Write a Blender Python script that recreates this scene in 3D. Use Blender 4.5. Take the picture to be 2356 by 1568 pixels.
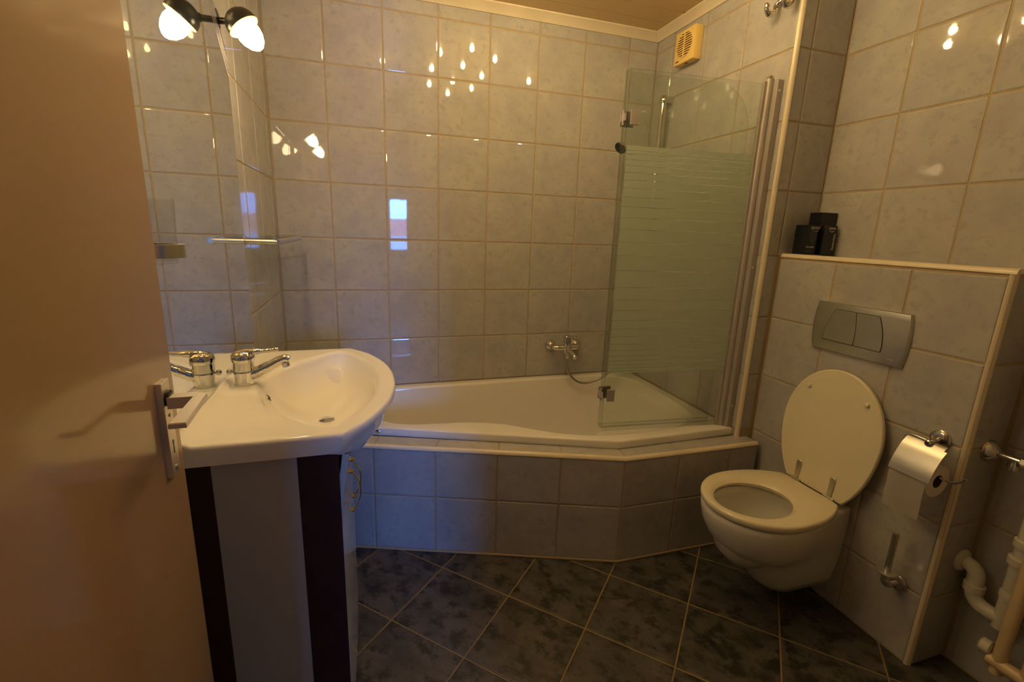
import bpy, bmesh, math, random
from mathutils import Vector, Matrix, noise
from math import sin, cos, pi, radians, sqrt, atan2
random.seed(7)
for o in list(bpy.data.objects): bpy.data.objects.remove(o)
S = bpy.context.scene
COL = S.collection

# ------------------------------------------------------------------ camera
CAM = Vector((0.3716, -2.4257, 1.3121))
RIGHT = Vector((0.95420679, -0.29716995, 0.03434258))
DOWN = Vector((-0.03609864, -0.22834683, -0.97291038))
FWD = Vector((0.29696175, 0.92711798, -0.22861752))
cd = bpy.data.cameras.new('camera'); cam = bpy.data.objects.new('camera', cd); COL.objects.link(cam)
cd.sensor_width = 36.0; cd.lens = 1076.9 * 36.0 / 2356.0; cd.clip_start = 0.02
mr = Matrix.Identity(4)
for i in range(3):
    mr[i][0], mr[i][1], mr[i][2], mr[i][3] = RIGHT[i], -DOWN[i], -FWD[i], CAM[i]
cam.matrix_world = mr
S.camera = cam
# ------------------------------------------------------------------ world, exposure
W = bpy.data.worlds.new('sky'); S.world = W; W.use_nodes = True
bg = W.node_tree.nodes['Background']
bg.inputs[0].default_value = (0.10, 0.30, 1.0, 1); bg.inputs[1].default_value = 105.0
S.view_settings.view_transform = 'Standard'; S.view_settings.look = 'None'
S.view_settings.gamma = 1.0; S.view_settings.use_curve_mapping = False
S.view_settings.exposure = 0.0
BULB_L = 238.0            # radiance of the ceiling bulbs
SPOT_L = 95.0            # radiance of the two bulbs at the mirror
WARM = (1.0, 0.715, 0.31)
# daylight portal in the hall window (guides sampling of the sky, gives no light itself)
pd = bpy.data.lights.new('window_portal', 'AREA'); pd.shape = 'RECTANGLE'; pd.size = 0.54; pd.size_y = 0.82
pd.cycles.is_portal = True
po = bpy.data.objects.new('window_portal', pd); COL.objects.link(po)
po.location = (0.99, -5.05, 1.34); po.rotation_euler = (radians(90), 0, 0)

# ------------------------------------------------------------------ key measures
X1, X2, X3 = 1.904, 1.987, 2.149      # bath end wall, cistern boxing face, right wall
YT = -0.912                           # return wall
YE = -1.65                            # free end of the boxing
YF = -2.36                            # inner face of the door wall
ZC = 2.345
T = 0.25

# ------------------------------------------------------------------ materials
def nt(name):
    m = bpy.data.materials.new(name); m.use_nodes = True
    n = m.node_tree.nodes; l = m.node_tree.links
    return m, n, l, n['Principled BSDF']
def pmat(name, col, rough=0.5, metal=0.0, var=0.06, scale=12.0, bump=0.0, bscale=60.0, spec=0.5, coat=0.0, aniso=0.0):
    m, n, l, p = nt(name)
    tc = n.new('ShaderNodeTexCoord'); nz = n.new('ShaderNodeTexNoise')
    nz.inputs['Scale'].default_value = scale; nz.inputs['Detail'].default_value = 4
    l.new(tc.outputs['Object'], nz.inputs['Vector'])
    mx = n.new('ShaderNodeMix'); mx.data_type = 'RGBA'
    mx.inputs[6].default_value = tuple(c * (1 - var) for c in col) + (1,)
    mx.inputs[7].default_value = tuple(min(1, c * (1 + var)) for c in col) + (1,)
    l.new(nz.outputs['Fac'], mx.inputs[0]); l.new(mx.outputs[2], p.inputs['Base Color'])
    p.inputs['Roughness'].default_value = rough; p.inputs['Metallic'].default_value = metal
    p.inputs['Specular IOR Level'].default_value = spec; p.inputs['Coat Weight'].default_value = coat
    p.inputs['Coat Roughness'].default_value = 0.05
    if bump:
        nb = n.new('ShaderNodeTexNoise'); nb.inputs['Scale'].default_value = bscale; nb.inputs['Detail'].default_value = 2
        l.new(tc.outputs['Object'], nb.inputs['Vector'])
        b = n.new('ShaderNodeBump'); b.inputs['Strength'].default_value = 1.0; b.inputs['Distance'].default_value = bump
        l.new(nb.outputs['Fac'], b.inputs['Height']); l.new(b.outputs[0], p.inputs['Normal'])
    return m
def tilemat(name, ca, cb, cs, rough, scale, speck, bump, bscale, stretch=(1, 1, 1), s0=0.52, s1=0.68):
    m, n, l, p = nt(name)
    tc = n.new('ShaderNodeTexCoord'); oi = n.new('ShaderNodeObjectInfo')
    mul = n.new('ShaderNodeVectorMath'); mul.operation = 'SCALE'; mul.inputs[0].default_value = (7.3, 5.1, 9.7)
    l.new(oi.outputs['Random'], mul.inputs['Scale'])
    mp = n.new('ShaderNodeMapping'); mp.inputs['Scale'].default_value = stretch
    l.new(tc.outputs['Object'], mp.inputs[0])
    ad = n.new('ShaderNodeVectorMath'); l.new(mp.outputs[0], ad.inputs[0]); l.new(mul.outputs[0], ad.inputs[1])
    nz = n.new('ShaderNodeTexNoise'); nz.inputs['Scale'].default_value = scale; nz.inputs['Detail'].default_value = 7; nz.inputs['Roughness'].default_value = 0.62
    l.new(ad.outputs[0], nz.inputs['Vector'])
    cr = n.new('ShaderNodeValToRGB'); cr.color_ramp.elements[0].position = 0.34; cr.color_ramp.elements[1].position = 0.64
    cr.color_ramp.elements[0].color = ca + (1,); cr.color_ramp.elements[1].color = cb + (1,)
    l.new(nz.outputs['Fac'], cr.inputs[0])
    n2 = n.new('ShaderNodeTexNoise'); n2.inputs['Scale'].default_value = speck; n2.inputs['Detail'].default_value = 5; n2.inputs['Roughness'].default_value = 0.7
    l.new(ad.outputs[0], n2.inputs['Vector'])
    c2 = n.new('ShaderNodeValToRGB'); c2.color_ramp.elements[0].position = s0; c2.color_ramp.elements[1].position = s1
    c2.color_ramp.elements[0].color = (0, 0, 0, 1); c2.color_ramp.elements[1].color = (1, 1, 1, 1)
    l.new(n2.outputs['Fac'], c2.inputs[0])
    mx = n.new('ShaderNodeMix'); mx.data_type = 'RGBA'; mx.inputs[7].default_value = cs + (1,)
    l.new(c2.outputs[0], mx.inputs[0]); l.new(cr.outputs[0], mx.inputs[6]); l.new(mx.outputs[2], p.inputs['Base Color'])
    p.inputs['Roughness'].default_value = rough
    nb = n.new('ShaderNodeTexNoise'); nb.inputs['Scale'].default_value = bscale; nb.inputs['Detail'].default_value = 2
    l.new(ad.outputs[0], nb.inputs['Vector'])
    b = n.new('ShaderNodeBump'); b.inputs['Strength'].default_value = 1.0; b.inputs['Distance'].default_value = bump
    l.new(nb.outputs['Fac'], b.inputs['Height']); l.new(b.outputs[0], p.inputs['Normal'])
    return m
M = {}
M['tile'] = tilemat('wall_tile_glaze', (0.385, 0.368, 0.372), (0.452, 0.434, 0.408), (0.362, 0.345, 0.342), 0.03, 8.0, 34.0, 0.000018, 60.0)
M['floor_tile'] = tilemat('slate_floor_tile', (0.042, 0.039, 0.037), (0.088, 0.081, 0.076), (0.015, 0.014, 0.013), 0.40, 9.0, 16.0, 0.0004, 60.0, (1.3, 0.95, 1), 0.48, 0.60)
M['grout'] = pmat('beige_grout', (0.40, 0.305, 0.185), 0.85, var=0.15, scale=40)
M['floor_grout'] = pmat('tan_floor_grout', (0.25, 0.175, 0.08), 0.85, var=0.2, scale=40)
M['trim'] = pmat('cream_plastic_trim', (0.72, 0.62, 0.47), 0.22)
M['ceiling'] = pmat('tan_ceiling_panel', (0.74, 0.55, 0.27), 0.4, var=0.05, scale=5)
M['porcelain'] = pmat('white_porcelain', (0.87, 0.83, 0.75), 0.035, var=0.01)
M['acrylic'] = pmat('bath_acrylic', (0.80, 0.76, 0.70), 0.09, var=0.01)
M['seat'] = pmat('ivory_seat_lacquer', (0.78, 0.70, 0.52), 0.16, var=0.02)
M['toilet'] = pmat('ivory_toilet_ceramic', (0.74, 0.71, 0.65), 0.07, var=0.02)
M['chrome'] = pmat('chrome', (0.72, 0.70, 0.67), 0.08, 1.0, var=0.02)
M['steel'] = pmat('brushed_steel', (0.62, 0.60, 0.56), 0.33, 1.0, var=0.08, scale=30)
M['satin'] = pmat('satin_aluminium', (0.78, 0.73, 0.66), 0.42, 1.0, var=0.03)
M['alu'] = pmat('grey_aluminium_profile', (0.42, 0.38, 0.37), 0.35, 0.25, var=0.03)
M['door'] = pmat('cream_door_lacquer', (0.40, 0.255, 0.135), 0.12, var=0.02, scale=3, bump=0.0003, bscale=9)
M['mahogany'] = pmat('mahogany_veneer', (0.036, 0.011, 0.009), 0.35, var=0.4, scale=9)
M['white_board'] = pmat('white_melamine', (0.52, 0.49, 0.44), 0.35, var=0.02)
M['gloss_front'] = pmat('white_gloss_front', (0.62, 0.60, 0.56), 0.08, var=0.01)
M['black'] = pmat('black_plastic', (0.012, 0.011, 0.010), 0.35)
M['black_card'] = pmat('black_cardboard', (0.005, 0.006, 0.012), 0.25)
M['print'] = pmat('grey_print', (0.42, 0.40, 0.36), 0.5)
M['print_dim'] = pmat('dim_print', (0.03, 0.03, 0.035), 0.4)
M['print_red'] = pmat('red_print', (0.45, 0.03, 0.02), 0.5)
M['fan'] = pmat('yellowed_plastic', (0.84, 0.60, 0.20), 0.4, var=0.04)
M['paper'] = pmat('tissue_paper', (0.72, 0.66, 0.62), 0.95, bump=0.0004, bscale=150)
M['pipe'] = pmat('white_pvc_pipe', (0.66, 0.62, 0.52), 0.3)
M['radiator'] = pmat('cream_radiator_enamel', (0.62, 0.48, 0.28), 0.3)
M['hall_wall'] = pmat('hall_plaster', (0.45, 0.41, 0.35), 0.9)
M['hall_floor'] = pmat('hall_floor', (0.10, 0.06, 0.03), 0.5)
M['brick'] = pmat('red_roof_tile', (0.55, 0.10, 0.05), 0.8, var=0.3)
M['render'] = pmat('white_render', (0.7, 0.7, 0.68), 0.9)
M['hose'] = pmat('chrome_hose', (0.45, 0.42, 0.37), 0.3, 1.0, var=0.05)
def mirrormat():
    m, n, l, p = nt('mirror_silver')
    tc = n.new('ShaderNodeTexCoord'); nz = n.new('ShaderNodeTexNoise'); nz.inputs['Scale'].default_value = 2.0
    l.new(tc.outputs['Object'], nz.inputs['Vector'])
    cr = n.new('ShaderNodeValToRGB'); cr.color_ramp.elements[0].color = (0.84, 0.88, 0.86, 1); cr.color_ramp.elements[1].color = (0.86, 0.89, 0.87, 1)
    l.new(nz.outputs['Fac'], cr.inputs[0]); l.new(cr.outputs[0], p.inputs['Base Color'])
    p.inputs['Metallic'].default_value = 1.0; p.inputs['Roughness'].default_value = 0.0
    return m
M['mirror'] = mirrormat()
def glassmat(name, tint, refl=1.0):
    m, n, l, p = nt(name); n.remove(p); out = n['Material Output']
    tr = n.new('ShaderNodeBsdfTransparent'); tr.inputs[0].default_value = tint + (1,)
    gl = n.new('ShaderNodeBsdfGlossy'); gl.inputs['Roughness'].default_value = 0.0
    lw = n.new('ShaderNodeLayerWeight'); lw.inputs[0].default_value = 0.5
    pw = n.new('ShaderNodeMath'); pw.operation = 'POWER'; pw.inputs[1].default_value = 5.0; l.new(lw.outputs['Facing'], pw.inputs[0])
    fr = n.new('ShaderNodeMapRange'); fr.inputs[3].default_value = 0.045; fr.inputs[4].default_value = 0.9; l.new(pw.outputs[0], fr.inputs[0])
    nz = n.new('ShaderNodeTexNoise'); nz.inputs['Scale'].default_value = 3.0
    mm = n.new('ShaderNodeMath'); mm.operation = 'MULTIPLY'; mm.inputs[1].default_value = refl
    l.new(fr.outputs[0], mm.inputs[0])
    mx = n.new('ShaderNodeMixShader'); l.new(mm.outputs[0], mx.inputs[0]); l.new(tr.outputs[0], mx.inputs[1]); l.new(gl.outputs[0], mx.inputs[2])
    l.new(mx.outputs[0], out.inputs[0])
    return m
M['glass'] = glassmat('screen_glass', (0.955, 0.975, 0.955))
M['glass_edge'] = glassmat('glass_edge', (0.80, 0.89, 0.85))
M['shelf_glass'] = glassmat('shelf_glass', (0.80, 0.86, 0.82))
M['tumbler'] = glassmat('tumbler_glass', (0.978, 0.978, 0.975))
M['seal'] = glassmat('clear_plastic_seal', (0.90, 0.92, 0.90), 0.6)
def frostmat():
    m, n, l, p = nt('frosted_glass'); n.remove(p); out = n['Material Output']
    df = n.new('ShaderNodeBsdfDiffuse'); df.inputs[0].default_value = (0.68, 0.73, 0.66, 1)
    tl = n.new('ShaderNodeBsdfTranslucent'); tl.inputs[0].default_value = (0.88, 0.93, 0.86, 1)
    tr = n.new('ShaderNodeBsdfTransparent'); tr.inputs[0].default_value = (0.80, 0.90, 0.80, 1)
    nz = n.new('ShaderNodeTexNoise'); nz.inputs['Scale'].default_value = 400.0
    a = n.new('ShaderNodeMixShader'); a.inputs[0].default_value = 0.5; l.new(df.outputs[0], a.inputs[1]); l.new(tl.outputs[0], a.inputs[2])
    mr_ = n.new('ShaderNodeMapRange'); mr_.inputs[3].default_value = 0.10; mr_.inputs[4].default_value = 0.20; l.new(nz.outputs['Fac'], mr_.inputs[0])
    b = n.new('ShaderNodeMixShader'); l.new(mr_.outputs[0], b.inputs[0]); l.new(a.outputs[0], b.inputs[1]); l.new(tr.outputs[0], b.inputs[2])
    l.new(b.outputs[0], out.inputs[0])
    return m
M['frost'] = frostmat()
def emit(name, col, st):
    m, n, l, p = nt(name); p.inputs['Base Color'].default_value = col + (1,)
    nz = n.new('ShaderNodeTexNoise'); nz.inputs['Scale'].default_value = 20
    p.inputs['Emission Color'].default_value = col + (1,); p.inputs['Emission Strength'].default_value = st
    return m
M['bulb'] = emit('ceiling_bulb_glow', WARM, BULB_L)
M['spot'] = emit('mirror_bulb_glow', (1.0, 0.74, 0.40), SPOT_L)

# ------------------------------------------------------------------ mesh helpers
def finish(name, bm, mat, parent=None, smooth=None):
    bmesh.ops.recalc_face_normals(bm, faces=bm.faces)
    me = bpy.data.meshes.new(name); bm.to_mesh(me); bm.free()
    return link(name, me, mat, parent, smooth)
def link(name, me, mat, parent=None, smooth=None):
    if mat and not me.materials: me.materials.append(M[mat] if isinstance(mat, str) else mat)
    if smooth is not None:
        for p in me.polygons: p.use_smooth = True
        me.set_sharp_from_angle(angle=radians(smooth))
    o = bpy.data.objects.new(name, me); COL.objects.link(o)
    if parent: attach(o, parent)
    return o
def world_of(o):
    m = Matrix.LocRotScale(o.location, o.rotation_euler, o.scale)
    return (world_of(o.parent) @ o.matrix_parent_inverse @ m) if o.parent else m
def attach(o, parent):
    o.parent = parent; o.matrix_parent_inverse = world_of(parent).inverted()
def tag(o, label=None, cat=None, group=None, kind=None):
    for k, v in (('label', label), ('category', cat), ('group', group), ('kind', kind)):
        if v: o[k] = v
    return o
def thing(name, label, cat, loc, group=None):
    o = bpy.data.objects.new(name, None); COL.objects.link(o); o.location = loc; o.empty_display_size = 0.05
    return tag(o, label, cat, group)
def struct(name, bm, mat, label=None, smooth=None):
    o = finish(name, bm, mat, None, smooth); o['kind'] = 'structure'
    if label: o['label'] = label
    return o
def box(bm, lo, hi, bev=0.0, seg=2):
    vs = [bm.verts.new((x, y, z)) for x in (lo[0], hi[0]) for y in (lo[1], hi[1]) for z in (lo[2], hi[2])]
    fs = [bm.faces.new([vs[i] for i in f]) for f in ((0, 1, 3, 2), (4, 6, 7, 5), (0, 4, 5, 1), (2, 3, 7, 6), (0, 2, 6, 4), (1, 5, 7, 3))]
    if bev:
        es = list({e for f in fs for e in f.edges})
        bmesh.ops.bevel(bm, geom=es, offset=bev, segments=seg, profile=0.5, affect='EDGES')
    return bm
def mkbox(lo, hi, bev=0.0, seg=2): return box(bmesh.new(), lo, hi, bev, seg)
def basis(d):
    d = Vector(d).normalized(); a = Vector((0, 0, 1)) if abs(d.z) < 0.9 else Vector((1, 0, 0))
    u = a.cross(d).normalized(); return u, d.cross(u).normalized(), d
def rings(bm, rs, cap0=True, cap1=True, closed=True):
    V = [[bm.verts.new(p) for p in r] for r in rs]
    n = len(V[0])
    for a, b in zip(V[:-1], V[1:]):
        for i in range(n if closed else n - 1):
            j = (i + 1) % n; bm.faces.new((a[i], a[j], b[j], b[i]))
    if cap0: bm.faces.new(list(reversed(V[0])))
    if cap1: bm.faces.new(V[-1])
    return V
def lathe(bm, p, d, prof, n=24, cap0=True, cap1=True):
    p = Vector(p); u, v, w = basis(d)
    return rings(bm, [[p + w * h + (u * cos(2 * pi * i / n) + v * sin(2 * pi * i / n)) * max(r, 1e-4) for i in range(n)] for r, h in prof], cap0, cap1)
def tube(bm, pts, r, n=12, cap=True):
    pts = [Vector(p) for p in pts]; m = len(pts)
    rad = r if isinstance(r, (list, tuple)) else [r] * m
    t0 = (pts[1] - pts[0]).normalized(); u, v, _ = basis(t0); rs = []
    for i, p in enumerate(pts):
        t = ((pts[min(i + 1, m - 1)] - pts[max(i - 1, 0)])).normalized()
        u = (u - t * u.dot(t)).normalized(); v = t.cross(u)
        rs.append([p + (u * cos(2 * pi * k / n) + v * sin(2 * pi * k / n)) * rad[i] for k in range(n)])
    rings(bm, rs, cap, cap); return bm
def spline(pts, k=8):
    P = [Vector(p) for p in pts]; P = [P[0] * 2 - P[1]] + P + [P[-1] * 2 - P[-2]]; out = []
    for i in range(1, len(P) - 2):
        for j in range(k):
            t = j / k; a, b, c, d = P[i - 1:i + 3]
            out.append(0.5 * ((2 * b) + (c - a) * t + (2 * a - 5 * b + 4 * c - d) * t * t + (3 * b - a - 3 * c + d) * t ** 3))
    out.append(P[-2]); return out
def prism(bm, poly, d, bev=0.0, seg=2):
    a = [bm.verts.new(p) for p in poly]; b = [bm.verts.new(Vector(p) + Vector(d)) for p in poly]; n = len(a)
    fs = [bm.faces.new(list(reversed(a))), bm.faces.new(b)]
    for i in range(n): fs.append(bm.faces.new((a[i], a[(i + 1) % n], b[(i + 1) % n], b[i])))
    if bev:
        bmesh.ops.bevel(bm, geom=list(fs[1].edges) , offset=bev, segments=seg, profile=0.5, affect='EDGES')
    return bm
def sst(a, b, x):
    t = min(1, max(0, (x - a) / (b - a))); return t * t * (3 - 2 * t)
def lerp(a, b, t): return a + (b - a) * t

# tiles ---------------------------------------------------------------
_tm = {}
def tile_mesh(w, h, mat, th=0.007, b=0.0018):
    k = (round(w, 4), round(h, 4), mat)
    if k not in _tm:
        bm = bmesh.new()
        def ring(i, z): return [(x * (w / 2 - i), y * (h / 2 - i), z) for x, y in ((-1, -1), (1, -1), (1, 1), (-1, 1))]
        rings(bm, [ring(0, -th), ring(0, -b), ring(0.0012, -0.0006), ring(0.0045, 0)], True, True)
        bmesh.ops.recalc_face_normals(bm, faces=bm.faces)
        me = bpy.data.meshes.new('tile'); bm.to_mesh(me); bm.free(); me.materials.append(M[mat]); _tm[k] = me
    return _tm[k]
def cuts(a, b, start, step=T):
    """joint positions from a to b, with joints at start + k*step"""
    a, b = min(a, b), max(a, b); k = math.ceil((a - start) / step + 1e-6); out = [a]
    x = start + k * step
    while x < b - 1e-6:
        if x - out[-1] > 0.012: out.append(x)
        x += step
    if b - out[-1] < 0.012 and len(out) > 1: out.pop()
    out.append(b); return out
def tiles(parent, org, u, v, ucuts, vcuts, mat='tile', gap=0.006, skip=None):
    org, u, v = Vector(org), Vector(u).normalized(), Vector(v).normalized(); n = u.cross(v)
    for a, b in zip(ucuts[:-1], ucuts[1:]):
        for c, d in zip(vcuts[:-1], vcuts[1:]):
            if skip and skip((a + b) / 2, (c + d) / 2): continue
            me = tile_mesh(b - a - gap, d - c - gap, mat)
            o = bpy.data.objects.new('tile', me); COL.objects.link(o)
            p = org + u * (a + b) / 2 + v * (c + d) / 2
            tw = Matrix.Rotation(random.uniform(-0.0012, 0.0012), 3, 'X') @ Matrix.Rotation(random.uniform(-0.0012, 0.0012), 3, 'Y')
            rot = Matrix((u, v, n)).transposed() @ tw
            o.location = p; o.rotation_euler = rot.to_euler(); o.parent = parent
G = 0.0022   # depth of the joints
# ================================================================== SETTING
# floor
bm = mkbox((-0.1, YF - 0.18, -0.08), (X3 + 0.1, 0.1, -0.002))
floor = struct('floor', bm, 'floor_grout', 'dark slate tiled floor laid diagonally')
PITCH, GX, GY = 0.2965, 0.630, -0.821
def clip(poly, lo, hi):
    for ax, val, s in ((0, lo[0], 1), (0, hi[0], -1), (1, lo[1], 1), (1, hi[1], -1)):
        out = []
        for i in range(len(poly)):
            p, q = poly[i - 1], poly[i]
            dp, dq = (p[ax] - val) * s, (q[ax] - val) * s
            if (dp >= 0) != (dq >= 0):
                t = dp / (dp - dq); out.append((p[0] + (q[0] - p[0]) * t, p[1] + (q[1] - p[1]) * t))
            if dq >= 0: out.append(q)
        poly = out
        if not poly: return []
    return poly
def area(p): return abs(sum(p[i - 1][0] * p[i][1] - p[i][0] * p[i - 1][1] for i in range(len(p)))) / 2
dg = sqrt(0.5)
for i in range(-12, 13):
    for j in range(-12, 13):
        cx = GX + ((i + .5) + (j + .5)) * PITCH * dg; cy = GY + ((i + .5) - (j + .5)) * PITCH * dg
        h = (PITCH - 0.005) * dg
        full = [(cx + h, cy), (cx, cy + h), (cx - h, cy), (cx, cy - h)]
        p = clip(full, (0.002, YF - 0.14), (X3 - 0.002, -0.40))
        if len(p) < 3 or area(p) < 0.0008: continue
        if area(p) > area(full) - 1e-6:
            o = bpy.data.objects.new('tile', tile_mesh(PITCH - 0.005, PITCH - 0.005, 'floor_tile')); COL.objects.link(o)
            o.location = (cx, cy, 0); o.rotation_euler = (0, 0, radians(45)); o.parent = floor
        else:
            bm = bmesh.new(); prism(bm, [(x - cx, y - cy, -0.007) for x, y in p], (0, 0, 0.007))
            o = finish('tile', bm, 'floor_tile'); o.location = (cx, cy, 0); o.parent = floor
# walls
zr = cuts(0, ZC, 0)
wall_back = struct('wall_back', mkbox((-0.1, G, -0.02), (X1 + 0.3, 0.09, ZC + 0.05)), 'grout', 'tall tiled wall behind the bathtub')
tiles(wall_back, (0, 0, 0), (1, 0, 0), (0, 0, 1), cuts(0, X1, 0.238), cuts(0.25, ZC, 0))
wall_left = struct('wall_left', mkbox((-0.09, YF - 0.05, -0.02), (-G, 0.09, ZC + 0.05)), 'grout', 'tiled wall carrying the mirror and basin')
tiles(wall_left, (0, 0, 0), (0, -1, 0), (0, 0, 1), cuts(0, -YF, 0.07), zr) if False else tiles(wall_left, (0, 0, 0), (0, 1, 0), (0, 0, 1), cuts(YF, 0, -0.07), zr, skip=None)
wall_end = struct('wall_right_bath', mkbox((X1 + G, YT + 0.006, -0.02), (X1 + 0.07, 0.05, ZC + 0.05)), 'grout', 'tiled end wall of the bath niche with the fan')
tiles(wall_end, (X1, 0, 0), (0, -1, 0), (0, 0, 1), cuts(0, -YT - 0.012, 0.140), cuts(0.25, ZC, 0))
wall_ret = struct('wall_right_return', mkbox((X1 + 0.005, YT + G, -0.02), (X3 + 0.1, YT + 0.07, ZC + 0.05)), 'grout', 'narrow tiled return wall beside the bath niche')
tiles(wall_ret, (0, YT, 0), (1, 0, 0), (0, 0, 1), [X1 + 0.012, 1.974, X3], cuts(0.5, ZC, 0)[:], skip=lambda u, v: v < 1.25 and u > X2)
wall_right = struct('wall_right', mkbox((X3 + G, YF - 0.05, -0.02), (X3 + 0.09, YT + 0.05, ZC + 0.05)), 'grout', 'tiled wall above the toilet')
tiles(wall_right, (X3, 0, 0), (0, -1, 0), (0, 0, 1), cuts(-YT, -YF, 1.152), zr, skip=lambda u, v: v < 1.25 and u < -YE)
# cistern boxing
boxing = struct('wall_right_cistern', mkbox((X2 + G, YE + G, -0.02), (X3 + 0.02, YT + 0.02, 1.25 - 0.002)), 'grout', 'half-height tiled cistern boxing behind the toilet')
tiles(boxing, (X2, 0, 0), (0, -1, 0), (0, 0, 1), [-YT, 1.155, 1.405, -YE - 0.012], cuts(0, 1.25 - 0.010, 0))
tiles(boxing, (0, YE, 0), (1, 0, 0), (0, 0, 1), [X2 + 0.012, X3], cuts(0, 1.25 - 0.010, 0))
tiles(boxing, (0, 0, 1.25), (1, 0, 0), (0, 1, 0), [X2 + 0.012, X3], [YE + 0.012, -1.405, -1.155, YT])
# quarter-round edge trims
def quarter(name, p0, p1, dirs, r=0.012, mat='trim', label=None, parent=None):
    """rounded strip along p0-p1 filling the outer corner; dirs = two outward unit vectors"""
    a, b = Vector(dirs[0]), Vector(dirs[1]); bm = bmesh.new(); rs = []
    prof = [(-r, -r), ] + [(-r + r * cos(t), -r + r * sin(t)) for t in [pi / 2 * k / 8 for k in range(9)]]
    for p in (p0, p1): rs.append([Vector(p) + a * x + b * y for x, y in prof])
    rings(bm, rs, True, True)
    if parent: return finish(name, bm, mat, parent, 40)
    return struct(name, bm, mat, label, 40)
E_ = 0.0015
quarter('trim_1', (X1 - E_, YT - E_, 0.466), (X1 - E_, YT - E_, ZC - 0.03), ((-1, 0, 0), (0, -1, 0)), 0.014, label='cream rounded edge strip up the bath niche corner')
quarter('trim_2', (X2 - E_, YT, 1.262), (X2 - E_, YE - E_, 1.262), ((-1, 0, 0), (0, 0, 1)), 0.015, label='cream rounded edge strip along the cistern ledge')
quarter('trim_3', (X2 - E_, YE - E_, 0.0), (X2 - E_, YE - E_, 1.25), ((-1, 0, 0), (0, -1, 0)), 0.014, label='cream rounded edge strip down the cistern boxing corner')
# bath front (slanted panel, then straight)
PA, PB, PC = Vector((0.0, -0.497, 0)), Vector((1.321, -0.972, 0)), Vector((1.962, -0.978, 0))
ZL = 0.466                                     # ledge height
d1 = (PB - PA).normalized(); n1 = Vector((d1.y, -d1.x, 0)); d2 = (PC - PB).normalized(); n2 = Vector((d2.y, -d2.x, 0))
nb = (n1 + n2).normalized() / (n1 + n2).normalized().dot(n1)
def off(k): return [PA + n1 * k, PB + nb * k, PC + n2 * k]
a, b_, c = off(-G)
bm = bmesh.new(); inn = off(-0.10)
prism(bm, [(a.x, a.y, -0.01), (b_.x, b_.y, -0.01), (c.x, c.y, -0.01), (inn[2].x, inn[2].y, -0.01), (inn[1].x, inn[1].y, -0.01), (inn[0].x, inn[0].y, -0.01)], (0, 0, ZL - G + 0.01))
apron = struct('wall_bath_front', bm, 'grout', 'low tiled front wall boxing in the bathtub')
L1 = (PB - PA).length; L2 = (PC - PB).length
cu1 = sorted([L1 - T * k for k in range(1, 6) if L1 - T * k > 0.02] + [0.0, L1])
tiles(apron, PA, d1, (0, 0, 1), cu1, [0.004, 0.25, ZL - 0.012])
tiles(apron, PB, d2, (0, 0, 1), [0.0, 0.25, 0.5, L2], [0.004, 0.25, ZL - 0.012])
# ledge tiles (top), cut as trapezoids
def ledge_tile(p, q, np_, nq, w=0.088):
    g = (q - p).normalized() * 0.002; bm = bmesh.new()
    pts = [p + g + np_ * -0.012, q - g + nq * -0.012, q - g + nq * -w, p + g + np_ * -w]
    prism(bm, [(v.x, v.y, ZL - 0.007) for v in pts], (0, 0, 0.007), 0.0015, 1)
    finish('tile', bm, 'tile', apron)
for s, e in zip(cu1[:-1], cu1[1:]): ledge_tile(PA + d1 * s, PA + d1 * e, n1, nb if e > L1 - 1e-4 else n1)
for s, e in ((0, 0.25), (0.25, 0.5), (0.5, L2)): ledge_tile(PB + d2 * s, PB + d2 * e, nb if s == 0 else n2, n2)
bm = bmesh.new(); rs = []
prof = [(-0.012, -0.012)] + [(-0.012 + 0.014 * cos(t), -0.012 + 0.014 * sin(t)) for t in [pi / 2 * k / 8 for k in range(9)]]
for p, nn in ((PA, n1), (PB, nb), (PC, n2)): rs.append([p + nn * x + Vector((0, 0, ZL + y)) for x, y in prof])
rings(bm, rs); finish('edge_strip', bm, 'trim', apron, 40)
bm = bmesh.new(); tube(bm, [PA + Vector((0, -0.002, 0.003)), PB + Vector((0, -0.002, 0.003)), PC + Vector((0, -0.002, 0.003))], 0.005, 6); finish('sealant_bead', bm, 'grout', apron, 60)
# ceiling
ceil = struct('ceiling', mkbox((-0.1, YF - 0.2, ZC + 0.004), (X3 + 0.1, 0.1, ZC + 0.06)), 'black', 'tan plank ceiling')
y = 0.0; k = 0
while y > YF - 0.15:
    y2 = max(y - (0.13 if k == 0 else 0.125), YF - 0.16)
    finish('plank', mkbox((-0.02, y2 + 0.0012, ZC), (X3 + 0.02, y - 0.0012, ZC + 0.008), 0.0012, 1), 'ceiling', ceil); y = y2; k += 1
for x, yy in ((1.862, -0.262), (1.884, -0.290)):
    bm = bmesh.new(); lathe(bm, (x, yy, ZC - 0.0012), (0, 0, 1), [(0.004, 0), (0.004, 0.002)], 10); finish('screw', bm, 'black', ceil)
def cove(name, p0, p1, inward, label):
    i = Vector(inward); prof = [(0, 0.0), (0, -0.040), (0.006, -0.040), (0.009, -0.034), (0.016, -0.024), (0.026, -0.015), (0.032, -0.009), (0.036, -0.006), (0.036, 0.0)]
    bm = bmesh.new(); rings(bm, [[Vector(p) + i * x + Vector((0, 0, z)) for x, z in prof] for p in (p0, p1)])
    return struct(name, bm, 'trim', label, 50)
cove('trim_4', (0, 0, ZC), (X1, 0, ZC), (0, -1, 0), 'cream moulded cornice above the long back wall')
cove('trim_5', (X1, 0, ZC), (X1, YT, ZC), (-1, 0, 0), 'cream moulded cornice above the fan wall')
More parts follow.
